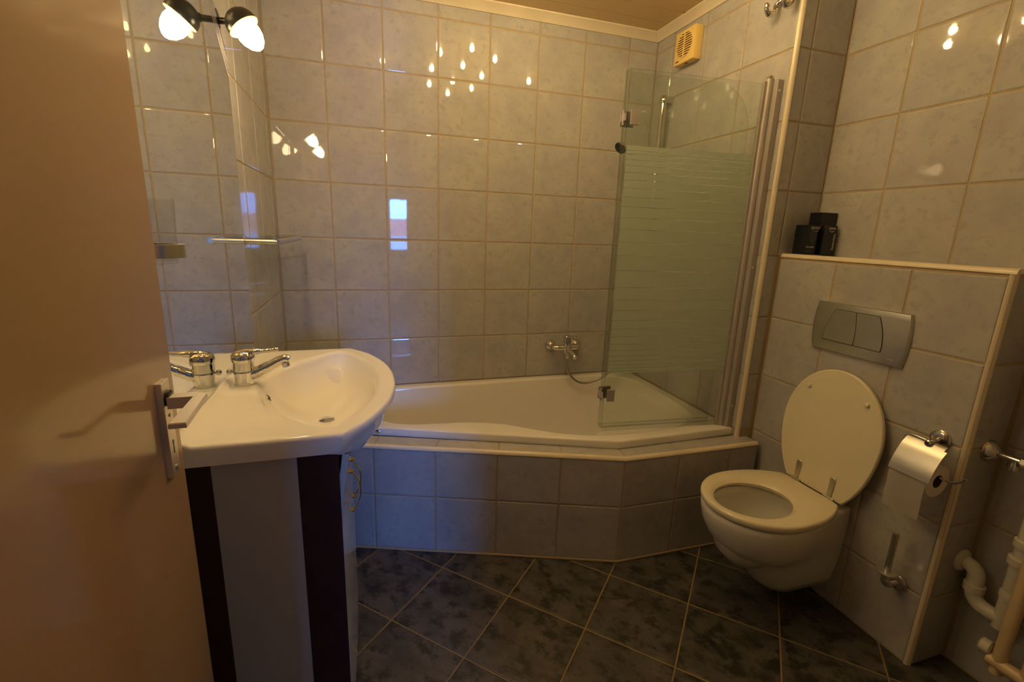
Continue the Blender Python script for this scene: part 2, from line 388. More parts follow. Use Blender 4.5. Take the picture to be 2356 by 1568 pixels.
cove('trim_6', (X3, YT, ZC), (X3, YF, ZC), (-1, 0, 0), 'cream moulded cornice above the toilet wall')
cove('trim_7', (0, 0, ZC), (0, YF, ZC), (1, 0, 0), 'cream moulded cornice above the mirror wall')
# door wall, hall behind the camera
JL, JR = 0.093, 0.80
bm = bmesh.new(); box(bm, (-0.1, YF - 0.14, -0.02), (JL, YF, 2.5)); box(bm, (JR, YF - 0.14, -0.02), (X3 + 0.1, YF, 2.5)); box(bm, (JL, YF - 0.14, 2.03), (JR, YF, 2.5))
struct('wall_front', bm, 'hall_wall', 'plastered wall with the bathroom doorway')
bm = bmesh.new(); hx0, hx1, hy = -0.6, 2.6, -5.1
box(bm, (hx0 - 0.1, hy, -0.02), (hx0, YF - 0.14, 2.6)); box(bm, (hx1, hy, -0.02), (hx1 + 0.1, YF - 0.14, 2.6))
box(bm, (hx0 - 0.1, hy, 2.5), (hx1 + 0.1, YF - 0.14, 2.6)); 
box(bm, (hx0, -3.30, -0.02), (0.68, -3.20, 2.6)); box(bm, (hx0, YF - 0.2, -0.02), (-0.1, YF - 0.14, 2.5)); box(bm, (X3 + 0.1, YF - 0.2, -0.02), (hx1, YF - 0.14, 2.5))  # first box: unseen partition, added to keep window light off the vanity side
wx0, wx1, wz0, wz1 = 0.72, 1.26, 0.93, 1.75
for lo, hi in (((hx0, hy - 0.1, -0.02), (wx0, hy, 2.6)), ((wx1, hy - 0.1, -0.02), (hx1, hy, 2.6)), ((wx0, hy - 0.1, -0.02), (wx1, hy, wz0)), ((wx0, hy - 0.1, wz1), (wx1, hy, 2.6))): box(bm, lo, hi)
struct('wall_hall', bm, 'hall_wall', 'plain walls of the hall behind the doorway, with an added light-blocking partition')
struct('floor_hall', mkbox((hx0 - 0.1, hy - 0.1, -0.08), (hx1 + 0.1, YF - 0.18, -0.002)), 'hall_floor', 'dark hall floor outside the bathroom')
bm = bmesh.new()
for lo, hi in (((wx0, hy - 0.08, wz0), (wx0 + 0.035, hy - 0.03, wz1)), ((wx1 - 0.035, hy - 0.08, wz0), (wx1, hy - 0.03, wz1)), ((wx0, hy - 0.08, wz0), (wx1, hy - 0.03, wz0 + 0.035)), ((wx0, hy - 0.08, wz1 - 0.035), (wx1, hy - 0.03, wz1))): box(bm, lo, hi)
win = struct('window_1', bm, 'white_board', 'hall window behind the camera')
finish('pane', mkbox((wx0 + 0.03, hy - 0.062, wz0 + 0.03), (wx1 - 0.03, hy - 0.058, wz1 - 0.03)), 'glass', win)
hs = thing('neighbouring_house', 'white house with red tiled roof seen outside the hall window', 'house', (1.8, -20, -3))
finish('wall', mkbox((-3, -24, -3), (7, -20, 0.95)), 'render', hs)
bm = bmesh.new(); prism(bm, [(-3.3, -19.6, 0.95), (-3.3, -24.4, 0.95), (-3.3, -22, 1.75)], (10.6, 0, 0)); finish('roof', bm, 'brick', hs)

# ================================================================== DOOR
hinge = Vector((0.093, -2.355, 0)); free = Vector((0.067, -1.565, 0)); du = (free - hinge).normalized(); dn = Vector((du.y, -du.x, 0))
DL = (free - hinge).length
def D(u, n, z): return hinge + du * u + dn * n + Vector((0, 0, z))
def dbox(lo, hi, bev=0, seg=2):
    bm = mkbox(lo, hi, bev, seg); m = Matrix((du, dn, Vector((0, 0, 1)))).transposed()
    for v in bm.verts: v.co = m @ v.co + hinge
    return bm
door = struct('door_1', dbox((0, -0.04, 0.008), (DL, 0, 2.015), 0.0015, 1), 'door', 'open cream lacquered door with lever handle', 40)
uc = (Vector((0.078, -1.626, 0)) - hinge).dot(du)
bm = bmesh.new()
prism(bm, [D(uc - 0.0165, 0, 0.926), D(uc + 0.006, 0, 0.916), D(uc + 0.0165, 0, 0.93), D(uc + 0.0165, 0, 1.073), D(uc - 0.0165, 0, 1.073)] if False else [D(uc - 0.0165, 0, 0.921), D(uc + 0.0165, 0, 0.921), D(uc + 0.0165, 0, 1.073), D(uc - 0.0165, 0, 1.073)], dn * 0.009, 0.001, 1)
plate = finish('handle_plate', bm, 'satin', door, 40)
bm = bmesh.new(); lathe(bm, D(uc, 0.0088, 1.018), dn, [(0.003, 0), (0.003, 0.0008)], 12); finish('screw', bm, 'black', plate)
bm = bmesh.new(); lathe(bm, D(uc, 0.0088, 0.931), dn, [(0.004, 0), (0.0045, 0.0015), (0.003, 0.002)], 12); finish('screw', bm, 'steel', plate)
bm = bmesh.new(); lathe(bm, D(uc, 0.0088, 0.974), dn, [(0.0035, 0), (0.0035, 0.0006)], 12); prism(bm, [D(uc - 0.0018, 0.0088, 0.955), D(uc + 0.0018, 0.0088, 0.955), D(uc + 0.0018, 0.0088, 0.973), D(uc - 0.0018, 0.0088, 0.973)], dn * 0.0006); finish('keyhole', bm, 'black', plate)
bm = bmesh.new(); lathe(bm, D(uc, 0.008, 1.046), dn, [(0.0125, 0), (0.0125, 0.006), (0.010, 0.007)], 20); finish('collar', bm, 'black', plate, 30)
bm = bmesh.new(); hz = 1.046
prism(bm, [D(0.716, 0.012, hz - 0.014), D(0.738, 0.012, hz - 0.014), D(0.738, 0.012, hz + 0.004), D(0.716, 0.012, hz + 0.004)], dn * 0.038)
poly = [D(0.738, 0.045, hz - 0.004), D(0.738, 0.052, hz - 0.004), D(0.727, 0.063, hz - 0.004), D(0.606, 0.067, hz - 0.003), D(0.606, 0.046, hz - 0.003)]
prism(bm, poly, (0, 0, 0.0075), 0.0015, 1)
finish('lever_handle', bm, 'satin', door, 35)

# ================================================================== BATHTUB
tub = thing('bathtub', 'white acrylic bathtub with wavy inner edge boxed in tiles', 'bathtub', (1.0, -0.4, 0.0))
ZR = 0.502
ctr = Vector((1.02, -0.36))
outer = [(0.004, -0.004), (0.004, -0.392), (1.318, -0.893), (1.345, -0.897), (X1 - 0.004, -0.886), (X1 - 0.004, -0.004)]
inner = spline([(0.401, -0.457, 0), (0.472, -0.516, 0), (0.561, -0.548, 0), (0.668, -0.560, 0), (0.785, -0.574, 0), (0.921, -0.624, 0), (1.04, -0.712, 0), (1.138, -0.775, 0), (1.283, -0.826, 0), (1.45, -0.838, 0), (1.62, -0.830, 0), (1.76, -0.775, 0), (1.835, -0.66, 0), (1.85, -0.45, 0), (1.835, -0.20, 0), (1.77, -0.09, 0), (1.62, -0.052, 0), (1.2, -0.046, 0), (0.7, -0.055, 0), (0.40, -0.065, 0), (0.24, -0.10, 0), (0.17, -0.19, 0), (0.19, -0.29, 0), (0.28, -0.37, 0), (0.401, -0.457, 0)], 6)
inner = [(p.x, p.y) for p in inner[:-1]]
def raycast(poly, c, ang):
    d = Vector((cos(ang), sin(ang))); best = None
    for i in range(len(poly)):
        p, q = Vector(poly[i - 1]), Vector(poly[i]); e = q - p; den = d.x * e.y - d.y * e.x
        if abs(den) < 1e-12: continue
        w = p - c; t = (w.x * e.y - w.y * e.x) / den; s = (w.x * d.y - w.y * d.x) / den
        if t > 0 and -1e-6 <= s <= 1 + 1e-6 and (best is None or t > best): best = t
    return best
def angles(polys, c, n):
    A = [2 * pi * k / n for k in range(n)]
    for poly in polys:
        for p in poly:
            t = atan2(p[1] - c.y, p[0] - c.x) % (2 * pi)
            j = min(range(len(A)), key=lambda q: abs(A[q] - t))
            if abs(A[j] - t) < pi / n: A[j] = t
    return sorted(set(A))
A = angles([outer], ctr, 180)
RO = [raycast(outer, ctr, t) for t in A]; RI = [raycast(inner, ctr, t) for t in A]
def ringat(rad, z, c=ctr): return [(c.x + cos(t) * r, c.y + sin(t) * r, z(k) if callable(z) else z) for k, (t, r) in enumerate(zip(A, rad))]
bm = bmesh.new(); rs = []
rs.append(ringat([r - 0.004 for r in RO], 0.4665)); rs.append(ringat([r - 0.001 for r in RO], 0.469)); rs.append(ringat(RO, 0.478)); rs.append(ringat(RO, ZR - 0.008))
for q in (0.35, 0.7, 1.0): rs.append(ringat([r - 0.009 * (1 - cos(q * pi / 2)) for r in RO], ZR - 0.008 + 0.008 * sin(q * pi / 2)))
for q in (0.5, 0.9): rs.append(ringat([lerp(o - 0.009, i + 0.004, q) for o, i in zip(RO, RI)], ZR))
for q in (0.0, 0.4, 0.75, 1.0): rs.append(ringat([i + 0.004 - 0.016 * sin(q * pi / 2) for i in RI], ZR - 0.014 * (1 - cos(q * pi / 2))))
for f, z in ((0.975, 0.42), (0.94, 0.32), (0.90, 0.22), (0.85, 0.14), (0.78, 0.10), (0.62, 0.085), (0.35, 0.08), (0.06, 0.078)):
    rs.append(ringat([(i - 0.012) * f for i in RI], z))
rings(bm, rs, False, True)
body = finish('tub_shell', bm, 'acrylic', tub, 50)
capc = Vector((0.402, -0.5446, 0.4845)); bm = bmesh.new(); lathe(bm, capc, n1, [(0.008, 0), (0.008, 0.004), (0.006, 0.0055), (0.0, 0.006)], 18); 
for v in bm.verts:
    w = v.co - capc; s = w.dot(d1); v.co += d1 * s * 0.5
finish('rim_cap', bm, 'chrome', tub, 40)

# ================================================================== WASHBASIN
ZB = 0.885; yc = -1.078
bowlc = Vector((0.255, yc))
obow = spline([(0.316, -0.7035, 0), (0.372, -0.775, 0), (0.418, -0.88, 0), (0.441, -0.98, 0), (0.447, yc, 0), (0.441, -1.176, 0), (0.418, -1.276, 0), (0.372, -1.381, 0), (0.316, -1.4525, 0)], 5)
bout = [(0.001, -1.452), (0.012, -1.452), (0.16, -1.4525)] + [(p.x, p.y) for p in reversed(obow)] + [(0.16, -0.7035), (0.012, -0.704), (0.001, -0.704)]
bin_ = spline([(0.090, yc, 0), (0.102, -0.985, 0), (0.140, -0.895, 0), (0.205, -0.815, 0), (0.262, -0.755, 0), (0.300, -0.752, 0), (0.350, -0.84, 0), (0.390, -0.95, 0), (0.402, yc, 0), (0.390, -1.206, 0), (0.350, -1.316, 0), (0.300, -1.404, 0), (0.262, -1.401, 0), (0.205, -1.341, 0), (0.140, -1.261, 0), (0.102, -1.171, 0), (0.090, yc, 0)], 5)
bin_ = [(p.x, p.y) for p in bin_[:-1]]
basin = thing('washbasin', 'white bow-fronted porcelain washbasin below the mirror', 'washbasin', (0.2, yc, 0.80))
A = angles([[(0.001, -1.452), (0.316, -1.4525), (0.316, -0.7035), (0.001, -0.704)]], bowlc, 144)
RO = [raycast(bout, bowlc, t) for t in A]; RI = [raycast(bin_, bowlc, t) for t in A]
def up(x): return 0.021 * (1 - sst(0.004, 0.034, x))
def deck(x, y): return up(x) + 0.004 * (1 - sst(0.05, 0.085, abs(y - yc))) * (1 - sst(0.085, 0.11, x))
def bring(rad, z, isup=False):
    out = []
    for t, r in zip(A, rad):
        x, y = bowlc.x + cos(t) * r, bowlc.y + sin(t) * r
        out.append((x, y, z + (deck(x, y) if isup else 0)))
    return out
bm = bmesh.new(); rs = []
ub = [(0.30, 0.752), (0.55, 0.762), (0.78, 0.785), (0.90, 0.812)]
def under(f, z):
    out = []
    for t, r in zip(A, RO):
        x, y = bowlc.x + cos(t) * r, bowlc.y + sin(t) * r
        xx = bowlc.x + (x - bowlc.x) * f; yy = bowlc.y + (y - bowlc.y) * (f if f > 0.8 else f)
        k = sst(0.28, 0.36, x)         # the bow part tucks in, flat sides drop as a vertical apron
        out.append((lerp(x, xx, k) if f > 0.85 else xx, lerp(y, yy, k) if f > 0.85 else yy, lerp(0.842 if f > 0.7 else z, z, k)))
    return out
rs.append(under(0.30, 0.748)); rs.append(under(0.55, 0.750)); rs.append(under(0.71, 0.762)); rs.append(under(0.855, 0.806)); rs.append(under(0.895, 0.826)); rs.append(under(0.952, 0.853))
rs.append([(x, y, 0.868) for x, y, z in bring(RO, 0)])
rs.append(bring(RO, ZB - 0.008, True))
for q in (0.35, 0.7, 1.0): rs.append(bring([r - 0.008 * (1 - cos(q * pi / 2)) for r in RO], ZB - 0.008 + 0.008 * sin(q * pi / 2), True))
for q in (0.12, 0.25, 0.4, 0.55, 0.7, 0.85): rs.append(bring([lerp(o - 0.009, i + 0.006, q) for o, i in zip(RO, RI)], ZB, True))
for q in (0.0, 0.35, 0.7, 1.0): rs.append(bring([i + 0.006 - 0.018 * sin(q * pi / 2) for i in RI], ZB - 0.016 * (1 - cos(q * pi / 2)), q == 0))
for f, z in ((0.955, 0.850), (0.90, 0.832), (0.82, 0.811), (0.70, 0.791), (0.52, 0.777), (0.3, 0.770), (0.08, 0.768)): rs.append(bring([(i - 0.012) * f for i in RI], z))
rings(bm, rs, True, True)
finish('bowl', bm, 'porcelain', basin, 42)
ov = Vector((0.1115, -1.082, 0.846)); od = Vector((0.90, 0, 0.43))
bm = bmesh.new(); lathe(bm, ov, od, [(0.011, -0.004), (0.011, 0.001), (0.0095, 0.0028), (0.008, 0.001)], 20, cap1=False); orr = finish('overflow_ring', bm, 'chrome', basin, 30)
bm = bmesh.new(); lathe(bm, ov, od, [(0.0082, -0.003), (0.0082, 0.0012)], 16); finish('overflow_hole', bm, 'black', orr)
bm = bmesh.new(); lathe(bm, (0.255, yc, 0.768), (0, 0, 1), [(0.022, 0), (0.022, 0.002), (0.018, 0.004), (0.0, 0.005)], 24); finish('drain', bm, 'chrome', basin, 30)
# tap
tp = Vector((0.058, yc, ZB + 0.004))
tap = thing('basin_tap', 'chrome single-lever mixer tap standing on the washbasin', 'tap', tp)
bm = bmesh.new(); lathe(bm, tp, (0, 0, 1), [(0.0225, 0), (0.0235, 0.002), (0.0225, 0.012), (0.0235, 0.026), (0.0255, 0.036), (0.0245, 0.038), (0.0245, 0.040), (0.0255, 0.041), (0.0250, 0.062)], 32); finish('tap_body', bm, 'chrome', tap, 35)
bm = bmesh.new(); tube(bm, spline([tp + Vector(v) for v in ((0.010, 0, 0.026), (0.030, 0, 0.032), (0.060, 0, 0.046), (0.090, 0, 0.062), (0.103, 0, 0.066), (0.112, 0, 0.061))], 5), [0.016] * 6 + [0.0145] * 5 + [0.0125] * 5 + [0.0115] * 5 + [0.011] * 4 + [0.007], 16); finish('spout', bm, 'chrome', tap, 40)
bm = bmesh.new(); lathe(bm, tp + Vector((0.101, 0, 0.056)), (0.25, 0, -1), [(0.0095, 0), (0.0095, 0.012), (0.008, 0.013)], 20); finish('aerator', bm, 'steel', tap, 30)
bm = bmesh.new(); lathe(bm, tp + Vector((0, 0, 0.0625)), (0, 0, 1), [(0.0258, 0), (0.0275, 0.003), (0.0280, 0.010), (0.0262, 0.020), (0.020, 0.027), (0.010, 0.0295), (0.0, 0.030)], 28)
lv = [tp + Vector(v) for v in ((-0.012, 0, 0.083), (0.015, 0, 0.089), (0.045, 0, 0.090), (0.072, 0, 0.092), (0.088, 0, 0.094))]
tube(bm, spline(lv, 4), [0.010] * 4 + [0.009] * 4 + [0.0065] * 4 + [0.0055] * 4 + [0.003], 14)
for v in bm.verts:
    w = v.co - tp
    if w.x > 0.02: v.co.y = tp.y + (v.co.y - tp.y) * 1.6
finish('tap_lever', bm, 'chrome', tap, 40)
bm = bmesh.new(); tube(bm, [tp + Vector((-0.020, 0, 0.034)), tp + Vector((-0.034, 0, 0.036))], 0.003, 8); lathe(bm, tp + Vector((-0.0335, 0, 0.0285)), (0, 0, 1), [(0.0075 * sin(pi * k / 8), 0.0075 - 0.0075 * cos(pi * k / 8)) for k in range(9)], 14); finish('pop_up_knob', bm, 'chrome', tap, 40)

# ================================================================== VANITY
van = thing('vanity_cabinet', 'white vanity cabinet with dark wood side strips under the washbasin', 'cabinet', (0.16, yc, 0))
Y0, Y1 = -1.42, -0.735; XV = 0.304
finish('carcass', mkbox((0.003, Y0 + 0.016, 0.06), (XV - 0.018, Y1 - 0.016, 0.735)), 'white_board', van)
for ys, ye in ((Y0, Y0 + 0.016), (Y1 - 0.016, Y1)):
    finish('side_panel', mkbox((0.0585, ys + 0.0015, 0.0), (0.2205, ye - 0.0015, 0.838), 0.001, 1), 'white_board', van)
    finish('wood_strip', mkbox((0.003, ys, 0.0), (0.058, ye, 0.838), 0.0012, 1), 'mahogany', van)
    finish('wood_strip', mkbox((0.221, ys, 0.0), (XV, ye, 0.838), 0.0012, 1), 'mahogany', van)
def front(ya, yb, lip):
    bm = bmesh.new(); rs = []
    # the top edge follows the underside of the bowl: high at the ends, low at the middle
    for k in range(17):
        ra, rb = [], []
        for q in range(9):
            y = lerp(ya, yb, q / 8); top = 0.822 - 0.092 * (1 - min(1, abs(y - ym_) / 0.335) ** 3)
            z = lerp(0.072, top, k / 16); x = XV - 0.0135 + lip * sst(0.66, 0.84, z) + 0.010 * (1 - min(1, abs(y - ym_) / 0.326) ** 2)
            ra.append((x, y, z)); rb.append((x + 0.014, y, z))
        rs.append(ra + rb[::-1])
    rings(bm, rs); return bm
ym_ = (Y0 + Y1) / 2
ym = (Y0 + Y1) / 2
for (ya, yb, yh) in ((Y0 + 0.0168, ym - 0.0015, ym - 0.042), (ym + 0.0015, Y1 - 0.0168, ym + 0.032)):
    dd = finish('cabinet_door', front(ya, yb, 0.022), 'gloss_front', van, 30)
    bm = bmesh.new(); xh = XV + 0.010
    tube(bm, spline([(xh, yh, 0.622), (xh + 0.010, yh, 0.612), (xh + 0.022, yh, 0.585), (xh + 0.025, yh, 0.560), (xh + 0.022, yh, 0.535), (xh + 0.010, yh, 0.508), (xh, yh, 0.498)], 4), 0.0032, 8)
    for zz in (0.622, 0.498): lathe(bm, (xh - 0.001, yh, zz), (1, 0, 0), [(0.009, 0), (0.008, 0.003), (0.003, 0.012)], 4)
    finish('bow_handle', bm, 'chrome', dd, 40)
finish('plinth', mkbox((0.02, Y0 + 0.018, 0.0), (XV - 0.03, Y1 - 0.018, 0.06)), 'mahogany', van)

# ================================================================== MIRROR WITH LAMPS
XM = 0.012
def mpoly(k):
    zt, c0 = 1.79, 0.36
    return [(yc - 0.36, 0.906), (yc + 0.36, 0.906), (yc + 0.36, zt), (yc + 0.10, zt + 0.235), (yc - 0.10, zt + 0.235), (yc - 0.36, zt)]
mir = thing('wall_mirror', 'large frameless mirror with slanted top corners above the washbasin', 'mirror', (0.006, yc, 0.906))
bm = bmesh.new(); prism(bm, [(0.0062, y, z) for y, z in mpoly(0)], (XM - 0.0062, 0, 0)); finish('mirror_glass', bm, 'mirror', mir)
for k in (1, 2, 3):
    for s in (1, -1):
        z0 = 1.79 - 0.020 * k; e = 0.0045
        pts = [(yc + s * 0.36, z0), (yc + s * 0.10, z0 + 0.235), (yc + s * 0.10, z0 + 0.235 - e), (yc + s * 0.36, z0 - e)]
        bm = bmesh.new(); prism(bm, [(XM - 0.0005, y, z) for y, z in pts], (0.0010, 0, 0)); finish('etched_line', bm, 'alu', mir)
def spotlamp(y0, s, label):
    b = Vector((0.0, y0 + 0.075 * s, 1.852)); t = thing('wall_spotlight', label, 'lamp', b, 'mirror spotlights')
    bm = bmesh.new(); lathe(bm, b, (1, 0, 0), [(0.030, 0.0), (0.031, 0.004), (0.028, 0.010), (0.012, 0.013)], 24); finish('base_plate', bm, 'black', t, 35)
    jt = Vector((0.056, y0 + 0.03 * s, 1.838))
    bm = bmesh.new(); tube(bm, [b + Vector((0.008, 0, 0)), b + Vector((0.028, -0.012 * s, -0.003)), jt], 0.0085, 12); lathe(bm, jt + Vector((-0.012, 0, 0)), (1, 0, 0), [(0.010, 0), (0.012, 0.003), (0.012, 0.02), (0.010, 0.024)], 14); finish('arm', bm, 'black', t, 40)
    ax = Vector((0.60, -0.05 * s, -0.80)).normalized(); hp = Vector((0.062, y0 + 0.01 * s, 1.856))
    n = 28; prof = [(0.010, -0.004), (0.022, 0.0), (0.033, 0.009), (0.040, 0.022), (0.0425, 0.034), (0.0425, 0.040)]
    bm = bmesh.new(); lathe(bm, hp, ax, prof, n, True, False); sh = finish('lamp_shade', bm, 'black', t, 60)
    bm = bmesh.new(); lathe(bm, hp, ax, [(r - 0.0022, h + 0.002) for r, h in prof] + [(0.0427, 0.0405)], n, True, False); finish('shade_lining', bm, 'fan', sh, 60)
    bm = bmesh.new(); lathe(bm, hp, ax, [(0.012, 0.002), (0.013, 0.022)], 16); finish('socket', bm, 'white_board', t, 40)
    bm = bmesh.new(); lathe(bm, hp, ax, [(0.012, 0.018), (0.022, 0.030), (0.0295, 0.046), (0.0315, 0.060), (0.029, 0.076), (0.021, 0.092), (0.010, 0.102), (0.0, 0.105)], 20); finish('bulb', bm, 'spot', t, 60)
spotlamp(-0.85, 1, 'lit black wall spotlight by the mirror corner nearest the bathtub')
spotlamp(-1.306, -1, 'lit black wall spotlight by the mirror corner nearest the door')

# glass shelf with chrome rail
sf = thing('glass_shelf', 'glass shelf framed by a chrome rail in the corner past the mirror', 'shelf', (0, -0.42, 1.25))
zs = 1.252
for yy in (-0.706, -0.135):
    bm = bmesh.new(); lathe(bm, (0.0005, yy, zs), (1, 0, 0), [(0.0175, 0), (0.0175, 0.010), (0.0155, 0.012)], 24); dsk = finish('wall_rose', bm, 'steel', sf, 35)
    bm = bmesh.new(); tube(bm, [(0.010, yy, zs - 0.002), (0.106, yy + (0.02 if yy > -0.4 else 0), zs - 0.002)], 0.0085, 14); finish('arm', bm, 'steel', sf, 40)
bm = bmesh.new(); tube(bm, [(0.106, -0.7125, zs - 0.002), (0.106, -0.105, zs - 0.002)], 0.0092, 16); finish('rail', bm, 'steel', sf, 40)
finish('glass_plate', mkbox((0.006, -0.690, zs + 0.004), (0.100, -0.125, zs + 0.009)), 'shelf_glass', sf)

# tumbler in wall holder
tc_ = Vector((0.047, -1.492, 0))
hd = thing('tumbler_holder', 'square metal tumbler holder on the wall beside the mirror, half behind the door', 'holder', (0.0, -1.492, 1.25))
bm = bmesh.new(); lathe(bm, tc_ + Vector((0, 0, 1.249)), (0, 0, 1), [(0.0285, 0), (0.0375, 0), (0.0375, 0.022), (0.0285, 0.022), (0.0285, 0)], 32, False, False); finish('holder_ring', bm, 'steel', hd, 40)
bm = bmesh.new(); box(bm, (0.001, -1.503, 1.249), (0.0125, -1.481, 1.271), 0.001, 1); lathe(bm, (0.0005, -1.492, 1.26), (1, 0, 0), [(0.022, 0), (0.022, 0.005)], 24); finish('bracket', bm, 'steel', hd, 40)
tb = thing('tumbler', 'clear glass tumbler standing in the metal wall holder', 'glass', tc_ + Vector((0, 0, 1.24)))
bm = bmesh.new(); lathe(bm, tc_ + Vector((0, 0, 1.238)), (0, 0, 1), [(0.0001, 0.0), (0.022, 0.0), (0.024, 0.002), (0.0268, 0.030), (0.0295, 0.105), (0.0282, 0.105), (0.0255, 0.030), (0.022, 0.006), (0.0001, 0.005)], 32, False, False); finish('glass_wall', bm, 'tumbler', tb, 40)

# ================================================================== SHOWER
# bath filler tap on the long wall
mt = thing('bath_mixer', 'chrome bath and shower mixer on the long wall above the tub', 'tap', (1.455, 0, 0.681))
for x in (1.378, 1.533):
    bm = bmesh.new(); lathe(bm, (x, -0.001, 0.681), (0, -1, 0), [(0.034, 0), (0.034, 0.003), (0.030, 0.014), (0.018, 0.026), (0.013, 0.032)], 28); finish('wall_rose', bm, 'chrome', mt, 40)
bm = bmesh.new(); tube(bm, spline([(1.378, -0.022, 0.681), (1.382, -0.048, 0.680), (1.405, -0.062, 0.679), (1.455, -0.064, 0.679), (1.506, -0.062, 0.679), (1.529, -0.048, 0.680), (1.533, -0.022, 0.681)], 4), 0.0145, 16)
lathe(bm, (1.455, -0.064, 0.652), (0, -0.05, 1), [(0.014, -0.004), (0.022, 0.0), (0.023, 0.03), (0.0235, 0.062), (0.0225, 0.068)], 24); finish('mixer_body', bm, 'chrome', mt, 40)
bm = bmesh.new(); lathe(bm, (1.455, -0.065, 0.721), (0, -0.05, 1), [(0.0225, 0), (0.0228, 0.020), (0.018, 0.028), (0.0, 0.031)], 24); tube(bm, spline([(1.455, -0.06, 0.744), (1.462, -0.085, 0.747), (1.472, -0.118, 0.752), (1.475, -0.135, 0.757)], 4), [0.012] * 4 + [0.010] * 4 + [0.008] * 4 + [0.006], 12); finish('mixer_lever', bm, 'chrome', mt, 40)
bm = bmesh.new(); tube(bm, spline([(1.455, -0.07, 0.672), (1.462, -0.10, 0.662), (1.470, -0.135, 0.648), (1.472, -0.148, 0.636)], 4), [0.015] * 4 + [0.014] * 4 + [0.0135] * 4 + [0.012], 16); finish('spout', bm, 'chrome', mt, 40)
bm = bmesh.new(); lathe(bm, (1.455, -0.075, 0.655), (0, 0, -1), [(0.010, 0), (0.010, 0.018), (0.012, 0.019), (0.012, 0.030), (0.009, 0.036)], 16); finish('hose_nut', bm, 'chrome', mt, 40)
hoz = thing('shower_hose', 'flexible chrome shower hose looping from the bath mixer', 'hose', (1.6, -0.1, 0.47))
bm = bmesh.new(); hp = spline([(1.455, -0.075, 0.622), (1.457, -0.078, 0.575), (1.475, -0.085, 0.525), (1.510, -0.095, 0.488), (1.558, -0.102, 0.474), (1.612, -0.112, 0.484), (1.665, -0.125, 0.512), (1.725, -0.145, 0.575), (1.785, -0.165, 0.70), (1.815, -0.178, 0.90), (1.822, -0.18, 1.20), (1.80, -0.175, 1.48), (1.765, -0.165, 1.62)], 14)
tube(bm, hp, [0.0066 + 0.0006 * (k % 2) for k in range(len(hp))], 10); finish('hose_tube', bm, 'hose', hoz, 60)
rl = thing('shower_rail', 'vertical chrome shower rail on the end wall behind the screen', 'rail', (1.85, -0.178, 1.3))
RX, RY = 1.852, -0.178
bm = bmesh.new(); tube(bm, [(RX, RY, 1.30), (RX, RY, 1.995)], 0.0160, 18); finish('rail_tube', bm, 'chrome', rl, 40)
for z in (1.32, 1.985):
    bm = bmesh.new(); lathe(bm, (RX, RY, z - 0.018), (0, 0, 1), [(0.0175, 0), (0.0190, 0.004), (0.0190, 0.026), (0.0140, 0.034)], 18); tube(bm, [(RX, RY, z), (X1 - 0.001, RY, z)], [0.015, 0.017], 16); finish('rail_bracket', bm, 'chrome', rl, 40)
bm = bmesh.new(); lathe(bm, (RX, RY, 1.60), (0, 0, 1), [(0.021, 0), (0.024, 0.005), (0.024, 0.045), (0.021, 0.05)], 18); tube(bm, [(RX, RY, 1.628), (RX - 0.055, RY, 1.648)], [0.014, 0.017], 14); finish('slider', bm, 'chrome', rl, 40)
hs_ = thing('hand_shower', 'chrome hand shower head sticking out left of the glass screen', 'shower head', (1.78, -0.17, 1.62))
bm = bmesh.new(); tube(bm, spline([(1.77, -0.166, 1.615), (1.752, -0.163, 1.66), (1.725, -0.158, 1.70), (1.69, -0.153, 1.728), (1.655, -0.150, 1.742)], 4), [0.0105] * 8 + [0.0125] * 4 + [0.014] * 4 + [0.016], 14); finish('handle', bm, 'chrome', hs_, 50)
hc = Vector((1.650, -0.150, 1.748)); hdn = Vector((-0.72, -0.18, -0.67)).normalized()
bm = bmesh.new(); lathe(bm, hc, hdn, [(0.0, -0.018), (0.014, -0.016), (0.027, -0.007), (0.033, 0.004), (0.0335, 0.010)], 24); hh = finish('head', bm, 'chrome', hs_, 50)
bm = bmesh.new(); lathe(bm, hc, hdn, [(0.0325, 0.0085), (0.030, 0.014), (0.020, 0.016), (0.0, 0.0165)], 24); finish('spray_face', bm, 'black', hh, 50)

# folding bath screen
sc = thing('bath_screen', 'two-leaf folding glass bath screen with frosted stripes and aluminium profile', 'shower screen', (1.6, -0.82, ZR))
Pa, Pb = Vector((1.305, -0.790, 0)), Vector((1.868, -0.840, 0)); su = (Pb - Pa).normalized(); sn = Vector((su.y, -su.x, 0))   # sn points to the camera side
def Q(u, n, z): return Pa + su * u + sn * n + Vector((0, 0, z))
SL = (Pb - Pa).length
def leaf(name, outline, n0, n1_):
    bm = bmesh.new(); prism(bm, [Q(u, n0, z) for u, z in outline], sn * (n1_ - n0)); bmesh.ops.recalc_face_normals(bm, faces=bm.faces)
    o = finish(name, bm, 'glass', sc); o.data.materials.append(M['glass_edge'])
    for p in o.data.polygons:
        if abs(p.normal.dot(sn)) < 0.5: p.material_index = 1
    return o
ZT, ZBt = 1.889, 0.520
l1 = leaf('glass_leaf', [(0, ZBt), (SL - 0.012, ZBt), (SL - 0.012, ZT), (0, ZT)], -0.0025, 0.0025)
r = 0.155; ue, zt2 = SL - 0.040, ZT - 0.003
arc = [(ue - r + r * sin(t), zt2 - r + r * cos(t)) for t in [pi / 2 * k / 14 for k in range(15)]]
l2 = leaf('glass_leaf', [(-0.003, ZBt), (ue, ZBt)] + list(reversed(arc)) + [(-0.003, zt2)], -0.0335, -0.0285)
